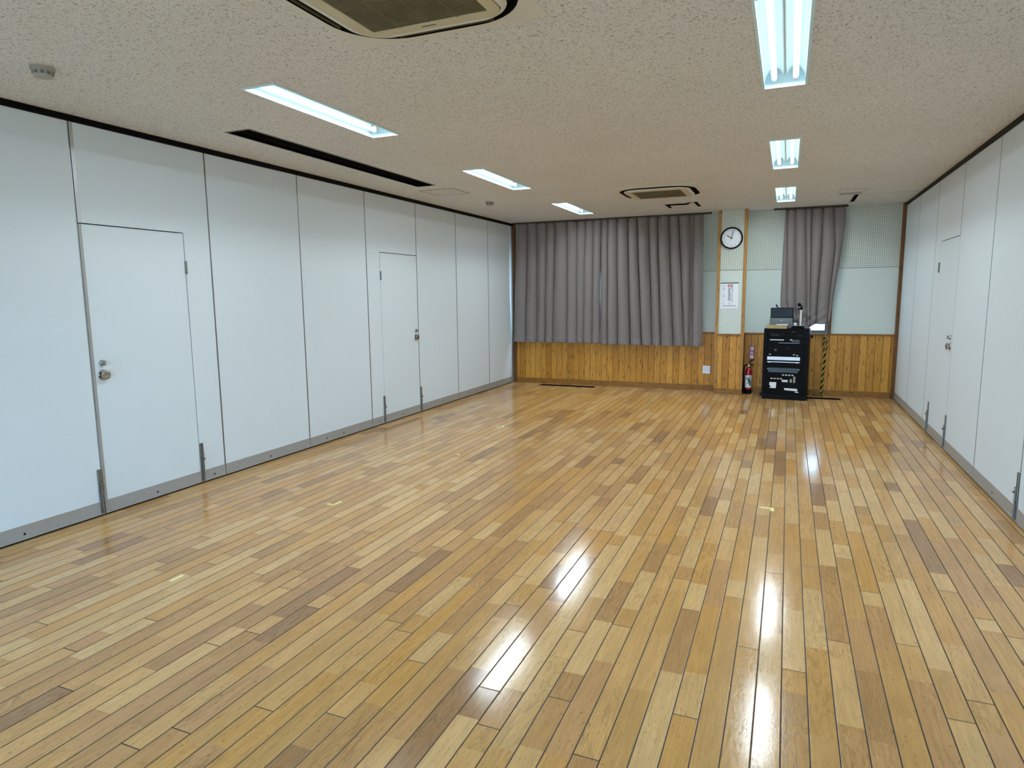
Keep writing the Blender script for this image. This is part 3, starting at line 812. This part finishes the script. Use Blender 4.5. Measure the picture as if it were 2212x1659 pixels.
def rail(label, x0, x1, y):
    r = thing('curtain_rail', label, 'curtain rail', ((x0+x1)/2, y, H), 0, 'dark curtain rails')
    h = (x1-x0)/2
    obj('rail', bx(-h, h, -0.030, 0.035, -0.022, -0.0005, bev=0.002), 'railbrown', r)
    for s in (-1, 1): obj('end_cap', bx(s*(h+0.004)-0.004, s*(h+0.004)+0.004, -0.032, 0.037, -0.024, -0.0005, bev=0.002), 'black', r)
rail('long dark curtain rail at the ceiling above the wide left curtains', -4.31, -1.115, 10.375)
rail('short dark curtain rail at the ceiling above the right curtain', -0.235, 0.70, 10.37)

# ------------------------------------------------------------------ wall clock
C = thing('wall_clock', 'round white wall clock with black rim on the pilaster', 'clock', (-0.797, PY+0.006, 2.295))
obj('rim', lathe(bmn(), [(0.156, 0.0), (0.157, 0.028), (0.152, 0.038), (0.144, 0.040), (0.137, 0.034), (0.136, 0.016)], axis='-y', seg=64), 'black', C, 40)
dial = obj('dial', lathe(bmn(), [(0, 0.001), (0.148, 0.001), (0.148, 0.014), (0.138, 0.016), (0, 0.016)], axis='-y', seg=64), 'paper', C)
for k in range(1, 13):
    bm = bmn(); a = PI/2 - k*PI/6; text_into(bm, str(k), 0.032, (0.112*math.cos(a), -0.0175, 0.112*math.sin(a)))
    obj('numeral', bm, 'ink', dial)
bm = bmn()
for k in range(60):
    a = k*PI/30; b2 = bx(0.128, 0.134, -0.0009, 0.0009, -0.0005, 0.0005); b2.transform(Matrix.Translation((0, -0.0170, 0)) @ Matrix.Rotation(PI/2, 4, 'X') @ Matrix.Rotation(a, 4, 'Z'))
    me = bpy.data.meshes.new('x'); b2.to_mesh(me); b2.free(); bm.from_mesh(me); bpy.data.meshes.remove(me)
obj('minute_marks', bm, 'ink', dial)
obj('maker_mark', bx(-0.018, 0.002, -0.0175, -0.0166, 0.058, 0.064), 'ink', dial)
def hand(name, ang, ln, w, tail, y, m='darkink'):
    bm = bx(-tail, ln, -w/2, w/2, -0.001, 0.001)
    bm.transform(Matrix.Translation((0, y, 0)) @ Matrix.Rotation(PI/2, 4, 'X') @ Matrix.Rotation(ang, 4, 'Z'))
    obj(name, bm, m, C)
hand('hour_hand', PI/2+math.radians(60-1.5), 0.078, 0.011, 0.012, -0.020)
hand('minute_hand', PI/2-math.radians(12), 0.112, 0.008, 0.014, -0.023)
hand('second_hand', PI/2+math.radians(152), 0.042, 0.003, 0.02, -0.0255, 'ink')
obj('hand_cap', lathe(bmn(), [(0.010, 0.017), (0.010, 0.028), (0, 0.029)], axis='-y', seg=20), 'darkink', C, 40)

# ------------------------------------------------------------------ printed notice
P = thing('notice_sheet', 'white printed sheet with red emblem and dark top strip under the clock', 'notice', (-0.803, PY+0.005, 1.464))
obj('sheet', bx(-0.126, 0.126, -0.003, -0.0005, -0.187, 0.187), 'paper', P)
obj('top_strip', bx(-0.126, 0.128, -0.008, -0.0035, 0.180, 0.192, bev=0.001), 'greenink', P)
bm = bmn()
lathe(bm, [(0, 0.0032), (0.021, 0.0032), (0.021, 0.0042), (0, 0.0042)], (0.003, 0, 0.145), '-y', 24)
bm.transform(Matrix.Identity(4))
box(bm, -0.024, 0.030, -0.0040, -0.0032, 0.124, 0.166)
obj('emblem', bm, 'printred', P)
bm = bmn(); lathe(bm, [(0.007, 0.0046), (0.015, 0.0046), (0.015, 0.0050), (0.007, 0.0050)], (0.003, 0, 0.145), '-y', 20)
obj('emblem_ring', bm, 'paper', P)
rng = random.Random(3)
def printed(x0, x1, z0, z1, step, m, name, dens=0.8, h=0.5):
    bm = bmn(); z = z1
    while z > z0:
        if rng.random() < dens:
            a = x0 + rng.random()*0.1*(x1-x0); b = x1 - rng.random()*0.45*(x1-x0)
            box(bm, a, b, -0.0036, -0.0031, z-step*h, z)
        z -= step
    obj(name, bm, m, P)
printed(-0.110, -0.045, -0.14, 0.155, 0.008, 'inkpale', 'printed_lines')
printed(-0.022, 0.030, -0.07, 0.11, 0.013, 'ink', 'printed_lines', 0.95, 0.7)
printed(0.034, 0.052, -0.09, 0.165, 0.0065, 'ink', 'printed_lines', 0.95, 0.6)
printed(-0.02, 0.035, -0.13, -0.085, 0.007, 'inkpale', 'printed_lines')
for q in ((-0.09, 0.10, -0.0036, -0.0031, -0.146, -0.141), (-0.09, 0.10, -0.0036, -0.0031, -0.155, -0.150), (-0.095, -0.045, -0.0040, -0.0036, -0.012, -0.008)):
    obj('printed_line', bx(*q), 'ink', P)

# ------------------------------------------------------------------ outlet
O = thing('wall_outlet', 'silver double wall outlet on the wainscot left of the pilaster', 'outlet', (-1.130, YB-0.0085, 0.323))
obj('plate', bx(-0.058, 0.058, -0.008, 0.0, -0.062, 0.062, bev=0.003), 'silver', O)
for s in (-1, 1):
    i = obj('socket_insert', bx(s*0.023-0.016, s*0.023+0.016, -0.0115, -0.0085, -0.044, 0.044, bev=0.002), 'white', O)
    for q in (-0.005, 0.005): obj('slot', bx(s*0.023+q-0.001, s*0.023+q+0.001, -0.0125, -0.0116, -0.008, 0.008), 'void', i)

# ------------------------------------------------------------------ fire extinguisher sign and extinguisher
G = thing('fire_extinguisher_sign', 'small red upright sign with white characters above the fire extinguisher', 'sign', (-0.474, YB-0.0085, 0.602))
obj('plate', bx(-0.040, 0.040, -0.005, 0.0, -0.102, 0.102, bev=0.002), 'signred', G)
for ch, z in zip('消火器', (0.062, 0.0, -0.062)):
    bm = bmn(); text_into(bm, ch, 0.058, (0, -0.0062, z), bold=0.0010)
    obj('lettering', bm, 'white', G)

E = thing('fire_extinguisher', 'red fire extinguisher with white and green label standing beside the pilaster', 'fire extinguisher', (-0.502, 10.365, 0))
obj('cylinder', lathe(bmn(), [(0, 0.022), (0.044, 0.022), (0.049, 0.030), (0.050, 0.045), (0.050, 0.330), (0.047, 0.352), (0.038, 0.372), (0.024, 0.385), (0.018, 0.392), (0.018, 0.402), (0, 0.402)], seg=40), 'red', E, 50)
obj('base_ring', lathe(bmn(), [(0, 0.0), (0.053, 0.0), (0.055, 0.010), (0.055, 0.060), (0.0508, 0.066)], seg=40), 'black', E, 40)
bm = bmn(); R = 0.0506; n = 18
for zz in (0, 1): pass
rows = [[bm.verts.new((R*math.cos(a), R*math.sin(a), z)) for a in [-PI/2-1.05+2.1*k/n for k in range(n+1)]] for z in (0.095, 0.280)]
for k in range(n): bm.faces.new((rows[0][k], rows[0][k+1], rows[1][k+1], rows[1][k]))
lab = obj('label', bm, 'paper', E, 60)
bm = bmn(); rng = random.Random(11); R = 0.0510
for (a0, a1, z0, z1) in ((0.05, 0.75, 0.165, 0.225), (-0.15, 0.35, 0.195, 0.245), (0.3, 0.85, 0.125, 0.185), (-0.55, -0.25, 0.215, 0.25), (0.15, 0.75, 0.245, 0.262), (-0.2, 0.15, 0.150, 0.175)):
    A = [[bm.verts.new((R*math.cos(-PI/2+a0+(a1-a0)*k/6), R*math.sin(-PI/2+a0+(a1-a0)*k/6), z+0.012*math.sin(k*1.7))) for k in range(7)] for z in (z0, z1)]
    for k in range(6): bm.faces.new((A[0][k], A[0][k+1], A[1][k+1], A[1][k]))
obj('label_print', bm, 'greenink', lab)
v = obj('valve', lathe(bmn(), [(0, 0.400), (0.016, 0.400), (0.016, 0.430), (0.011, 0.440), (0.011, 0.470), (0, 0.472)], seg=20), 'brass', E, 40)
obj('gauge', lathe(bmn(), [(0, 0.010), (0.013, 0.010), (0.013, 0.024), (0, 0.025)], (0, 0, 0.422), '-y', 20), 'silver', v)
bm = bmn()
tube(bm, spline([(-0.012, 0, 0.450), (0.015, 0, 0.455), (0.045, 0, 0.437), (0.070, 0, 0.425)]), 0.0075, 8)
tube(bm, spline([(-0.012, 0, 0.468), (0.012, 0, 0.480), (0.035, 0, 0.498), (0.066, 0, 0.515)]), 0.0075, 8)
obj('lever', bm, 'black', E, 50)
hs = obj('hose', tube(bmn(), spline([(-0.012, -0.004, 0.425), (-0.035, -0.008, 0.432), (-0.058, -0.010, 0.415), (-0.066, -0.010, 0.36), (-0.066, -0.010, 0.20), (-0.064, -0.010, 0.13)]), 0.0095, 10), 'black', E, 50)
obj('nozzle', tube(bmn(), [(-0.064, -0.010, 0.155), (-0.064, -0.010, 0.02)], [0.012, 0.017], 12), 'black', E, 50)

# ------------------------------------------------------------------ equipment rack
RX, RYf, RZ = -0.005, 9.930, -0.082
def rk(lx, ly, lz):
    c, s = math.cos(RZ), math.sin(RZ)
    return (RX + lx*c - ly*s, RYf + lx*s + ly*c, lz)
K = thing('equipment_rack', 'tall black equipment rack standing in front of the right curtain', 'equipment rack', rk(0, 0, 0), RZ)
bm = bmn()
box(bm, -0.293, -0.240, 0.0, 0.36, 0.07, 0.975, bev=0.003); box(bm, 0.240, 0.293, 0.0, 0.36, 0.07, 0.975, bev=0.003)
box(bm, -0.240, 0.240, 0.338, 0.36, 0.07, 0.975)
obj('side_frame', bm, 'blackmetal', K)
tp = obj('top_panel', bx(-0.293, 0.293, 0.0, 0.36, 0.975, 1.000, bev=0.004), 'blackmetal', K)
obj('header', bx(-0.240, 0.240, 0.004, 0.03, 0.945, 0.9745), 'blackmetal', K)
obj('nameplate', bx(0.068, 0.120, -0.002, -0.0003, 0.953, 0.963), 'dim', K)
pl = obj('plinth', box(bx(-0.315, 0.300, -0.045, 0.36, 0.040, 0.070, bev=0.004), -0.285, 0.285, -0.02, 0.35, 0.0, 0.0395), 'black', K)
obj('blank_panel', bx(-0.240, 0.240, 0.012, 0.03, 0.455, 0.515), 'blackmetal', K)
obj('blank_panel', bx(-0.240, 0.240, 0.012, 0.03, 0.070, 0.130), 'blackmetal', K)

def unit(name, label, cat, z0, z1, m, d=0.33, y0=0.004, group='equipment in the rack'):
    u = thing(name, label, cat, rk(0, 0, z0), RZ, group)
    h = z1-z0
    obj('faceplate', bx(-0.2395, 0.2395, y0, y0+0.012, 0.001, h-0.001, bev=0.001), m, u)
    obj('chassis', bx(-0.215, 0.215, y0+0.0125, y0+d, 0.003, h-0.003), 'blackmetal', u)
    return u
def mk(u, name, m, x0, x1, z0, z1, y=0.004, t=0.003, bev=0.0):
    return obj(name, bx(x0, x1, y-t, y-0.0003, z0, z1, bev=bev), m, u)
# topmost unit
u = unit('tuner', 'black rack unit with faint grey markings, topmost in the equipment rack', 'audio equipment', 0.885, 0.944, 'blackmetal')
for a, b, z in ((-0.21, -0.16, 0.038), (-0.14, -0.11, 0.036), (-0.19, -0.10, 0.018), (-0.06, -0.04, 0.036), (0.15, 0.20, 0.018)): mk(u, 'marking', 'dim', a, b, z, z+0.006)
# disc player
u = unit('disc_player', 'black disc player with a thin silver strip and small display in the rack', 'audio equipment', 0.785, 0.884, 'blackmetal')
mk(u, 'silver_strip', 'silver', -0.212, -0.028, 0.052, 0.064, bev=0.001)
mk(u, 'display', 'dim', 0.075, 0.178, 0.030, 0.062)
mk(u, 'button', 'silver', 0.052, 0.082, 0.055, 0.066, t=0.006, bev=0.001)
mk(u, 'lower_strip', 'bolt', -0.095, 0.178, 0.012, 0.020)
# amplifier
u = unit('amplifier', 'plain black amplifier with a round knob, above the silver deck', 'audio equipment', 0.612, 0.784, 'blackmetal')
obj('knob', lathe(bmn(), [(0.021, 0.0), (0.021, 0.018), (0.018, 0.022), (0, 0.022)], (-0.130, 0.004, 0.092), '-y', 28), 'slate', u, 40)
for a, b, z in ((-0.215, -0.190, 0.020), (0.100, 0.125, 0.022), (0.142, 0.166, 0.012)): mk(u, 'label_sticker', 'white', a, b, z, z+0.011)
for a, b, z in ((-0.205, -0.18, 0.11), (0.02, 0.06, 0.105)): mk(u, 'marking', 'dim', a, b, z, z+0.006)
# silver deck
u = unit('recorder_deck', 'wide silver fronted deck halfway up the equipment rack', 'audio equipment', 0.550, 0.611, 'blackmetal')
mk(u, 'silver_front', 'silver', -0.236, 0.192, 0.008, 0.056, bev=0.001)
for k in range(9): mk(u, 'marking', 'ink', -0.20+k*0.042, -0.18+k*0.042, 0.034, 0.037, y=0.001, t=0.0008)
# thin drawer
u = unit('thin_silver_unit', 'thin unit with a slim silver bar under the silver deck', 'audio equipment', 0.516, 0.549, 'blackmetal')
mk(u, 'silver_bar', 'silver', -0.234, 0.190, 0.010, 0.021, t=0.008, bev=0.001)
for a in (-0.205, 0.155): mk(u, 'foot', 'silver', a-0.012, a+0.012, 0.003, 0.0095, t=0.006)
# patch panel with white labels
u = unit('control_panel', 'large black lower rack panel with white paper and tape labels', 'audio equipment', 0.131, 0.454, 'blackmetal')
mk(u, 'upper_band', 'slate', -0.215, 0.175, 0.252, 0.318)
for a in (-0.222, 0.186): obj('screw', lathe(bmn(), [(0, 0.0), (0.006, 0.0), (0.006, 0.006), (0, 0.006)], (a, 0.004, 0.300), '-y', 12), 'silver', u)
bz = 0.131
def zz(py): return (861-py)*0.00667-bz
def xx(px, py): return (px-(1698-(py-711)*0.037))*0.0061
for k in range(4):
    cx = xx(1691.5+k*6.7, 808.6); mk(u, 'button_label', 'white', cx-0.013, cx+0.013, zz(809.8), zz(807.6))
    cx = xx(1666.8+k*6.7, 816.8); mk(u, 'button_label', 'white', cx-0.013, cx+0.013, zz(818), zz(815.8))
mk(u, 'name_sticker', 'white', xx(1689, 821), xx(1701.7, 821), zz(823.6), zz(818.8))
mk(u, 'switch', 'offwhite', xx(1706.2, 820), xx(1710.6, 820), zz(823.6), zz(820.6)); mk(u, 'switch', 'offwhite', xx(1706.2, 818), xx(1710.6, 818), zz(819.4), zz(817.2))
for k in range(4): mk(u, 'level_light', 'detector', xx(1713.4, 818), xx(1717.8, 818), zz(824.2-k*3.4), zz(821.4-k*3.4))
bm = bmn()
vs = [bm.verts.new((xx(a, 830), -0.0005, zz(b))) for a, b in ((1662, 825), (1677, 824.8), (1676.5, 837.5), (1662, 837.6), (1665.8, 833.8), (1662, 832))]
f = bm.faces.new(vs)
r = bmesh.ops.extrude_face_region(bm, geom=[f])
for e in r['geom']:
    if isinstance(e, bmesh.types.BMVert): e.co.y += 0.001
obj('paper_note', bm, 'paper', u)
bm = bmn()
vs = [bm.verts.new((xx(a, 838), -0.0005, zz(b))) for a, b in ((1693.5, 836.3), (1722, 836.8), (1721.5, 838.8), (1723, 839.6), (1722.5, 842), (1695.5, 840.8))]
f = bm.faces.new(vs); r = bmesh.ops.extrude_face_region(bm, geom=[f])
for e in r['geom']:
    if isinstance(e, bmesh.types.BMVert): e.co.y += 0.001
obj('white_tape', bm, 'paper', u)
mk(u, 'white_tape', 'paper', xx(1717, 844), xx(1725, 844), zz(845.2), zz(843.4))

# ------------------------------------------------------------------ things on the rack
Z1 = 1.0
def on_rack(name, label, cat, lx, ly, lz=Z1, rz=0.0): return thing(name, label, cat, rk(lx, ly, lz), RZ+rz)
b = on_rack('cardboard_box', 'flat tan box at the front of the rack top, papers on it', 'box', -0.128, 0.075)
bm = bmn(); box(bm, -0.130, 0.130, -0.055, 0.055, 0.0005, 0.044, bev=0.002); obj('body', bm, 'cardboard', b)
obj('lid', bx(-0.131, 0.131, -0.056, 0.056, 0.0445, 0.050, bev=0.001), 'cardboard', b)
pp = on_rack('paper_stack', 'white papers lying on the flat tan box', 'papers', -0.062, 0.075, Z1+0.0502, 0.05)
bm = bmn()
for k in range(5): 
    b2 = bx(-0.080, 0.072, -0.045, 0.045, 0.0003+k*0.0022, 0.002+k*0.0022); b2.transform(Matrix.Rotation(0.03*math.sin(k*2.3), 4, 'Z'))
    me = bpy.data.meshes.new('x'); b2.to_mesh(me); b2.free(); bm.from_mesh(me); bpy.data.meshes.remove(me)
obj('sheets', bm, 'paper', pp)
g = on_rack('grey_case', 'flat dark grey case with a small pale logo, upright behind the tan box', 'case', -0.088, 0.170)
bm = bx(-0.152, 0.152, -0.011, 0.011, 0.0, 0.142, bev=0.006); bm.transform(Matrix.Translation((0, -0.012, 0.003)) @ Matrix.Rotation(-0.12, 4, 'X')); obj('shell', bm, 'greylid', g, 40)
bm = lathe(bmn(), [(0, 0.0), (0.007, 0.0), (0.007, 0.001), (0, 0.001)], (0, -0.0113, 0.108), '-y', 16); bm.transform(Matrix.Translation((0, -0.012, 0.003)) @ Matrix.Rotation(-0.12, 4, 'X')); obj('logo', bm, 'silver', g)
for a in (-0.13, 0.07): obj('foot', bx(a, a+0.06, -0.014, 0.028, 0.0, 0.0028), 'black', g)
s = on_rack('monitor', 'dark glossy screen standing behind the grey case on the rack', 'monitor', -0.088, 0.235)
obj('bezel', bx(-0.152, 0.152, 0.0, 0.022, 0.095, 0.288, bev=0.003), 'black', s)
obj('screen', bx(-0.140, 0.140, -0.0015, -0.0003, 0.150, 0.276), 'screen', s)
obj('stand', box(bx(-0.02, 0.02, 0.006, 0.02, 0.01, 0.12), -0.09, 0.09, -0.03, 0.040, 0.0, 0.010), 'black', s)
w = on_rack('black_strap', 'small black strap poking up behind the dark screen', 'strap', -0.115, 0.296)
obj('band', tube(bmn(), spline([(-0.020, 0, 0.0), (-0.022, 0, 0.20), (-0.036, -0.001, 0.285), (-0.046, -0.003, 0.305)]), 0.008, 8), 'black', w, 50)
obj('tip', tube(bmn(), [(-0.050, -0.004, 0.305), (-0.062, -0.004, 0.336)], [0.012, 0.006], 8), 'black', w, 50)
st = on_rack('document_camera', 'white upright stand with black jointed head on the rack', 'camera stand', 0.166, 0.165)
obj('base', bx(-0.040, 0.045, -0.045, 0.05, 0.0, 0.026, bev=0.004), 'black', st)
obj('post', bx(-0.012, 0.012, -0.010, 0.012, 0.026, 0.262, bev=0.004), 'offwhite', st)
bm = bmn(); box(bm, -0.016, 0.020, -0.014, 0.016, 0.262, 0.292, bev=0.004)
tube(bm, spline([(0.004, 0, 0.285), (0.000, -0.005, 0.315), (-0.020, -0.010, 0.328)]), 0.010, 10); tube(bm, spline([(0.0, -0.002, 0.280), (-0.025, -0.004, 0.272), (-0.045, -0.006, 0.278)]), 0.007, 8)
hd = obj('joint', bm, 'black', st, 50)
obj('camera_head', lathe(bmn(), [(0, -0.02), (0.022, -0.02), (0.025, 0.0), (0.022, 0.022), (0, 0.024)], (-0.026, -0.008, 0.332), '-y', 24), 'black', hd, 40)
obj('arm', tube(bmn(), spline([(0.016, 0.0, 0.03), (0.034, -0.004, 0.055), (0.046, -0.006, 0.080)]), 0.005, 8), 'offwhite', st, 50)
cp = on_rack('white_adapter', 'small white boxy adapter left of the white stand', 'adapter', 0.098, 0.215)
bm = bmn(); box(bm, -0.024, 0.020, -0.025, 0.025, 0.032, 0.078, bev=0.006); obj('body', bm, 'white', cp, 40)
obj('base', bx(-0.026, 0.022, -0.032, 0.032, 0.0, 0.031, bev=0.004), 'offwhite', cp)
cb = on_rack('cable_coil', 'black coiled cable at the right front of the rack top', 'cable', 0.14, 0.07)
bm = bmn()
for q in range(3):
    tube(bm, [( (0.085-q*0.012)*math.cos(a), (0.038-q*0.004)*math.sin(a), 0.008+q*0.012+0.003*math.sin(3*a)) for a in [2*PI*k/28 for k in range(29)]], 0.006, 8)
obj('loops', bm, 'black', cb, 60)
pg = on_rack('hanging_cable', 'pale cable with a black plug hanging off the right side of the rack', 'cable', 0.27, 0.10)
obj('cord', tube(bmn(), spline([(-0.06, 0.02, 0.006), (-0.01, 0.01, 0.012), (0.022, 0.0, 0.008), (0.034, 0.0, -0.02), (0.040, 0.0, -0.06), (0.054, 0.0, -0.092)]), 0.0045, 8), 'detector', pg, 60)
obj('plug', lathe(bmn(), [(0, -0.126), (0.014, -0.124), (0.017, -0.108), (0.012, -0.090), (0.006, -0.084), (0, -0.083)], (0.056, 0, 0), 'z', 20), 'black', pg, 40)

# ------------------------------------------------------------------ yellow and black rope
Rp = thing('barrier_rope', 'twisted yellow and black rope hanging under the right window to the floor', 'rope', (0.52, YB-0.03, 0))
path = spline([(-0.165, -0.03, 0.012), (-0.11, -0.05, 0.012), (-0.06, -0.035, 0.013), (-0.025, -0.02, 0.03), (-0.022, -0.006, 0.08), (-0.016, 0, 0.22), (-0.008, 0, 0.40), (-0.002, 0, 0.58), (-0.016, 0, 0.70), (-0.017, 0, 0.80), (0.0, 0, 0.862), (0.018, 0, 0.80), (0.022, 0, 0.70), (0.010, 0, 0.60), (0.010, -0.004, 0.46), (0.0, -0.008, 0.34), (-0.006, -0.008, 0.18), (-0.01, -0.02, 0.07), (0.004, -0.035, 0.016), (0.0, -0.06, 0.012), (-0.04, -0.065, 0.012)], 26)
for ph, nm, mm in ((0, 'yellow_strand', 'yellow'), (PI, 'black_strand', 'black')):
    pts = []; L = 0.0
    for i, p in enumerate(path):
        if i: L += (p-path[i-1]).length
        d = (path[min(i+1, len(path)-1)]-path[max(i-1, 0)]).normalized()
        n1 = d.cross(Vector((0, 1, 0.3))).normalized(); n2 = d.cross(n1)
        a = ph + L*2*PI/0.092
        pts.append(p + (n1*math.cos(a) + n2*math.sin(a))*0.0058)
    obj(nm, tube(bmn(), pts, 0.0060, 7), mm, Rp, 60)
obj('hook', tube(bmn(), spline([(0, 0.02, 0.868), (0, -0.006, 0.872), (0, -0.010, 0.862), (0, -0.004, 0.853)]), 0.004, 8), 'silver', Rp, 60)

# ------------------------------------------------------------------ floor grilles and tape marks
def floor_vent(label, x0, x1, y0, y1):
    v = thing('floor_vent', label, 'floor vent', ((x0+x1)/2, (y0+y1)/2, 0), 0, 'floor vents along the back wall')
    a, b = (x1-x0)/2, (y1-y0)/2; bm = bmn()
    for q in ((-a, a, -b, -b+0.010), (-a, a, b-0.010, b), (-a, -a+0.012, -b+0.010, b-0.010), (a-0.012, a, -b+0.010, b-0.010)): box(bm, *q, 0.0003, 0.004)
    obj('frame', bm, 'blackmetal', v)
    obj('pit', bx(-a+0.012, a-0.012, -b+0.010, b-0.010, 0.0003, 0.0010), 'void', v)
    bm = bmn(); k = -b+0.018
    while k < b-0.018: box(bm, -a+0.012, a-0.012, k, k+0.005, 0.0011, 0.0035); k += 0.014
    obj('slats', bm, 'blackmetal', v)
floor_vent('dark floor vent on the floor below the long curtains', -3.80, -2.855, 10.205, 10.345)
floor_vent('dark floor vent behind the equipment rack and rope', 0.02, 0.745, 10.13, 10.27)

def tape(label, polys, x, y):
    o = thing('floor_tape', label, 'tape mark', (x, y, 0), 0, 'yellow tape marks on the floor')
    bm = bmn()
    for (a, b, w, h, r) in polys:
        b2 = bx(-w/2, w/2, -h/2, h/2, 0.0003, 0.0009); b2.transform(Matrix.Translation((a, b, 0)) @ Matrix.Rotation(r, 4, 'Z'))
        me = bpy.data.meshes.new('x'); b2.to_mesh(me); b2.free(); bm.from_mesh(me); bpy.data.meshes.remove(me)
    obj('tape', bm, 'tape', o)
tape('straight yellow tape mark nearest on the left of the floor', [(0, 0, 0.022, 0.085, 0.02)], -3.004, 2.408)
tape('bent yellow tape mark on the floor in front of the nearest left door', [(0, 0.03, 0.022, 0.09, 0), (-0.03, -0.012, 0.075, 0.022, 0)], -3.0, 3.763)
tape('yellow tape mark on the floor toward the right, below the rack', [(-0.02, 0.0, 0.07, 0.026, 0), (0.03, -0.02, 0.026, 0.075, 0.1)], -0.071, 4.80)
tape('tiny pale tape dot in the middle left of the floor', [(0, 0, 0.03, 0.03, 0.3)], -2.848, 5.427)
tape('farthest small tape mark on the floor near the far left door', [(0, 0, 0.085, 0.022, 0), (0.03, 0.03, 0.02, 0.06, 0)], -3.008, 6.779)

# ------------------------------------------------------------------ world, portal lights, camera
wd = bpy.data.worlds.new('overcast_sky'); sc.world = wd; wd.use_nodes = True
nt = wd.node_tree; nt.nodes.clear()
bg = nt.nodes.new('ShaderNodeBackground'); wo = nt.nodes.new('ShaderNodeOutputWorld')
tcw = nt.nodes.new('ShaderNodeTexCoord'); spw = nt.nodes.new('ShaderNodeSeparateXYZ'); rpw = nt.nodes.new('ShaderNodeValToRGB')
mrw = nt.nodes.new('ShaderNodeMapRange'); mrw.inputs[1].default_value = -0.10; mrw.inputs[2].default_value = 0.10
nt.links.new(tcw.outputs['Generated'], spw.inputs[0]); nt.links.new(spw.outputs[2], mrw.inputs[0]); nt.links.new(mrw.outputs[0], rpw.inputs[0])
rpw.color_ramp.elements[0].color = (0.14, 0.16, 0.17, 1)      # pale ground outside
rpw.color_ramp.elements[1].color = (0.44, 0.71, 1.0, 1)       # overcast sky
nt.links.new(rpw.outputs[0], bg.inputs[0]); bg.inputs[1].default_value = 9.5
nt.links.new(bg.outputs[0], wo.inputs[0])
def portal(x0, x1, z0, z1, y, rx):
    ld = bpy.data.lights.new('daylight_portal', 'AREA'); ld.shape = 'RECTANGLE'; ld.size = x1-x0; ld.size_y = z1-z0
    ld.cycles.is_portal = True
    o = bpy.data.objects.new('daylight_portal', ld); COL.objects.link(o)
    o.location = ((x0+x1)/2, y, (z0+z1)/2); o.rotation_euler = (rx, 0, 0)
portal(*W3_ADDED, YF-0.16, PI/2)
portal(*W2, YB+0.17, -PI/2)

cam = bpy.data.cameras.new('camera'); co = bpy.data.objects.new('camera', cam); COL.objects.link(co)
F_PX, YAW, PIT, ROL, CH = 1411.717, 0.39822, -0.135789, -0.009919, 1.511
cam.sensor_width = 36; cam.lens = F_PX/2212*36; cam.clip_start = 0.02
fw = Vector((-math.sin(YAW)*math.cos(PIT), math.cos(YAW)*math.cos(PIT), math.sin(PIT)))
rt = Vector((math.cos(YAW), math.sin(YAW), 0)); up = rt.cross(fw)
c_, s_ = math.cos(ROL), math.sin(ROL)
r2 = rt*c_ + up*s_; u2 = up*c_ - rt*s_
mw = Matrix((r2, u2, -fw)).transposed().to_4x4(); mw.translation = (0, 0, CH)
co.matrix_world = mw
sc.camera = co

vs_ = sc.view_settings
sc.display_settings.display_device = 'sRGB'
vs_.view_transform = 'Standard'; vs_.look = 'None'; vs_.gamma = 1.0; vs_.use_curve_mapping = False
vs_.exposure = 0.80
sc.cycles.use_denoising = True
sc.cycles.max_bounces = 10; sc.cycles.diffuse_bounces = 6
sc.cycles.sample_clamp_indirect = 6.0
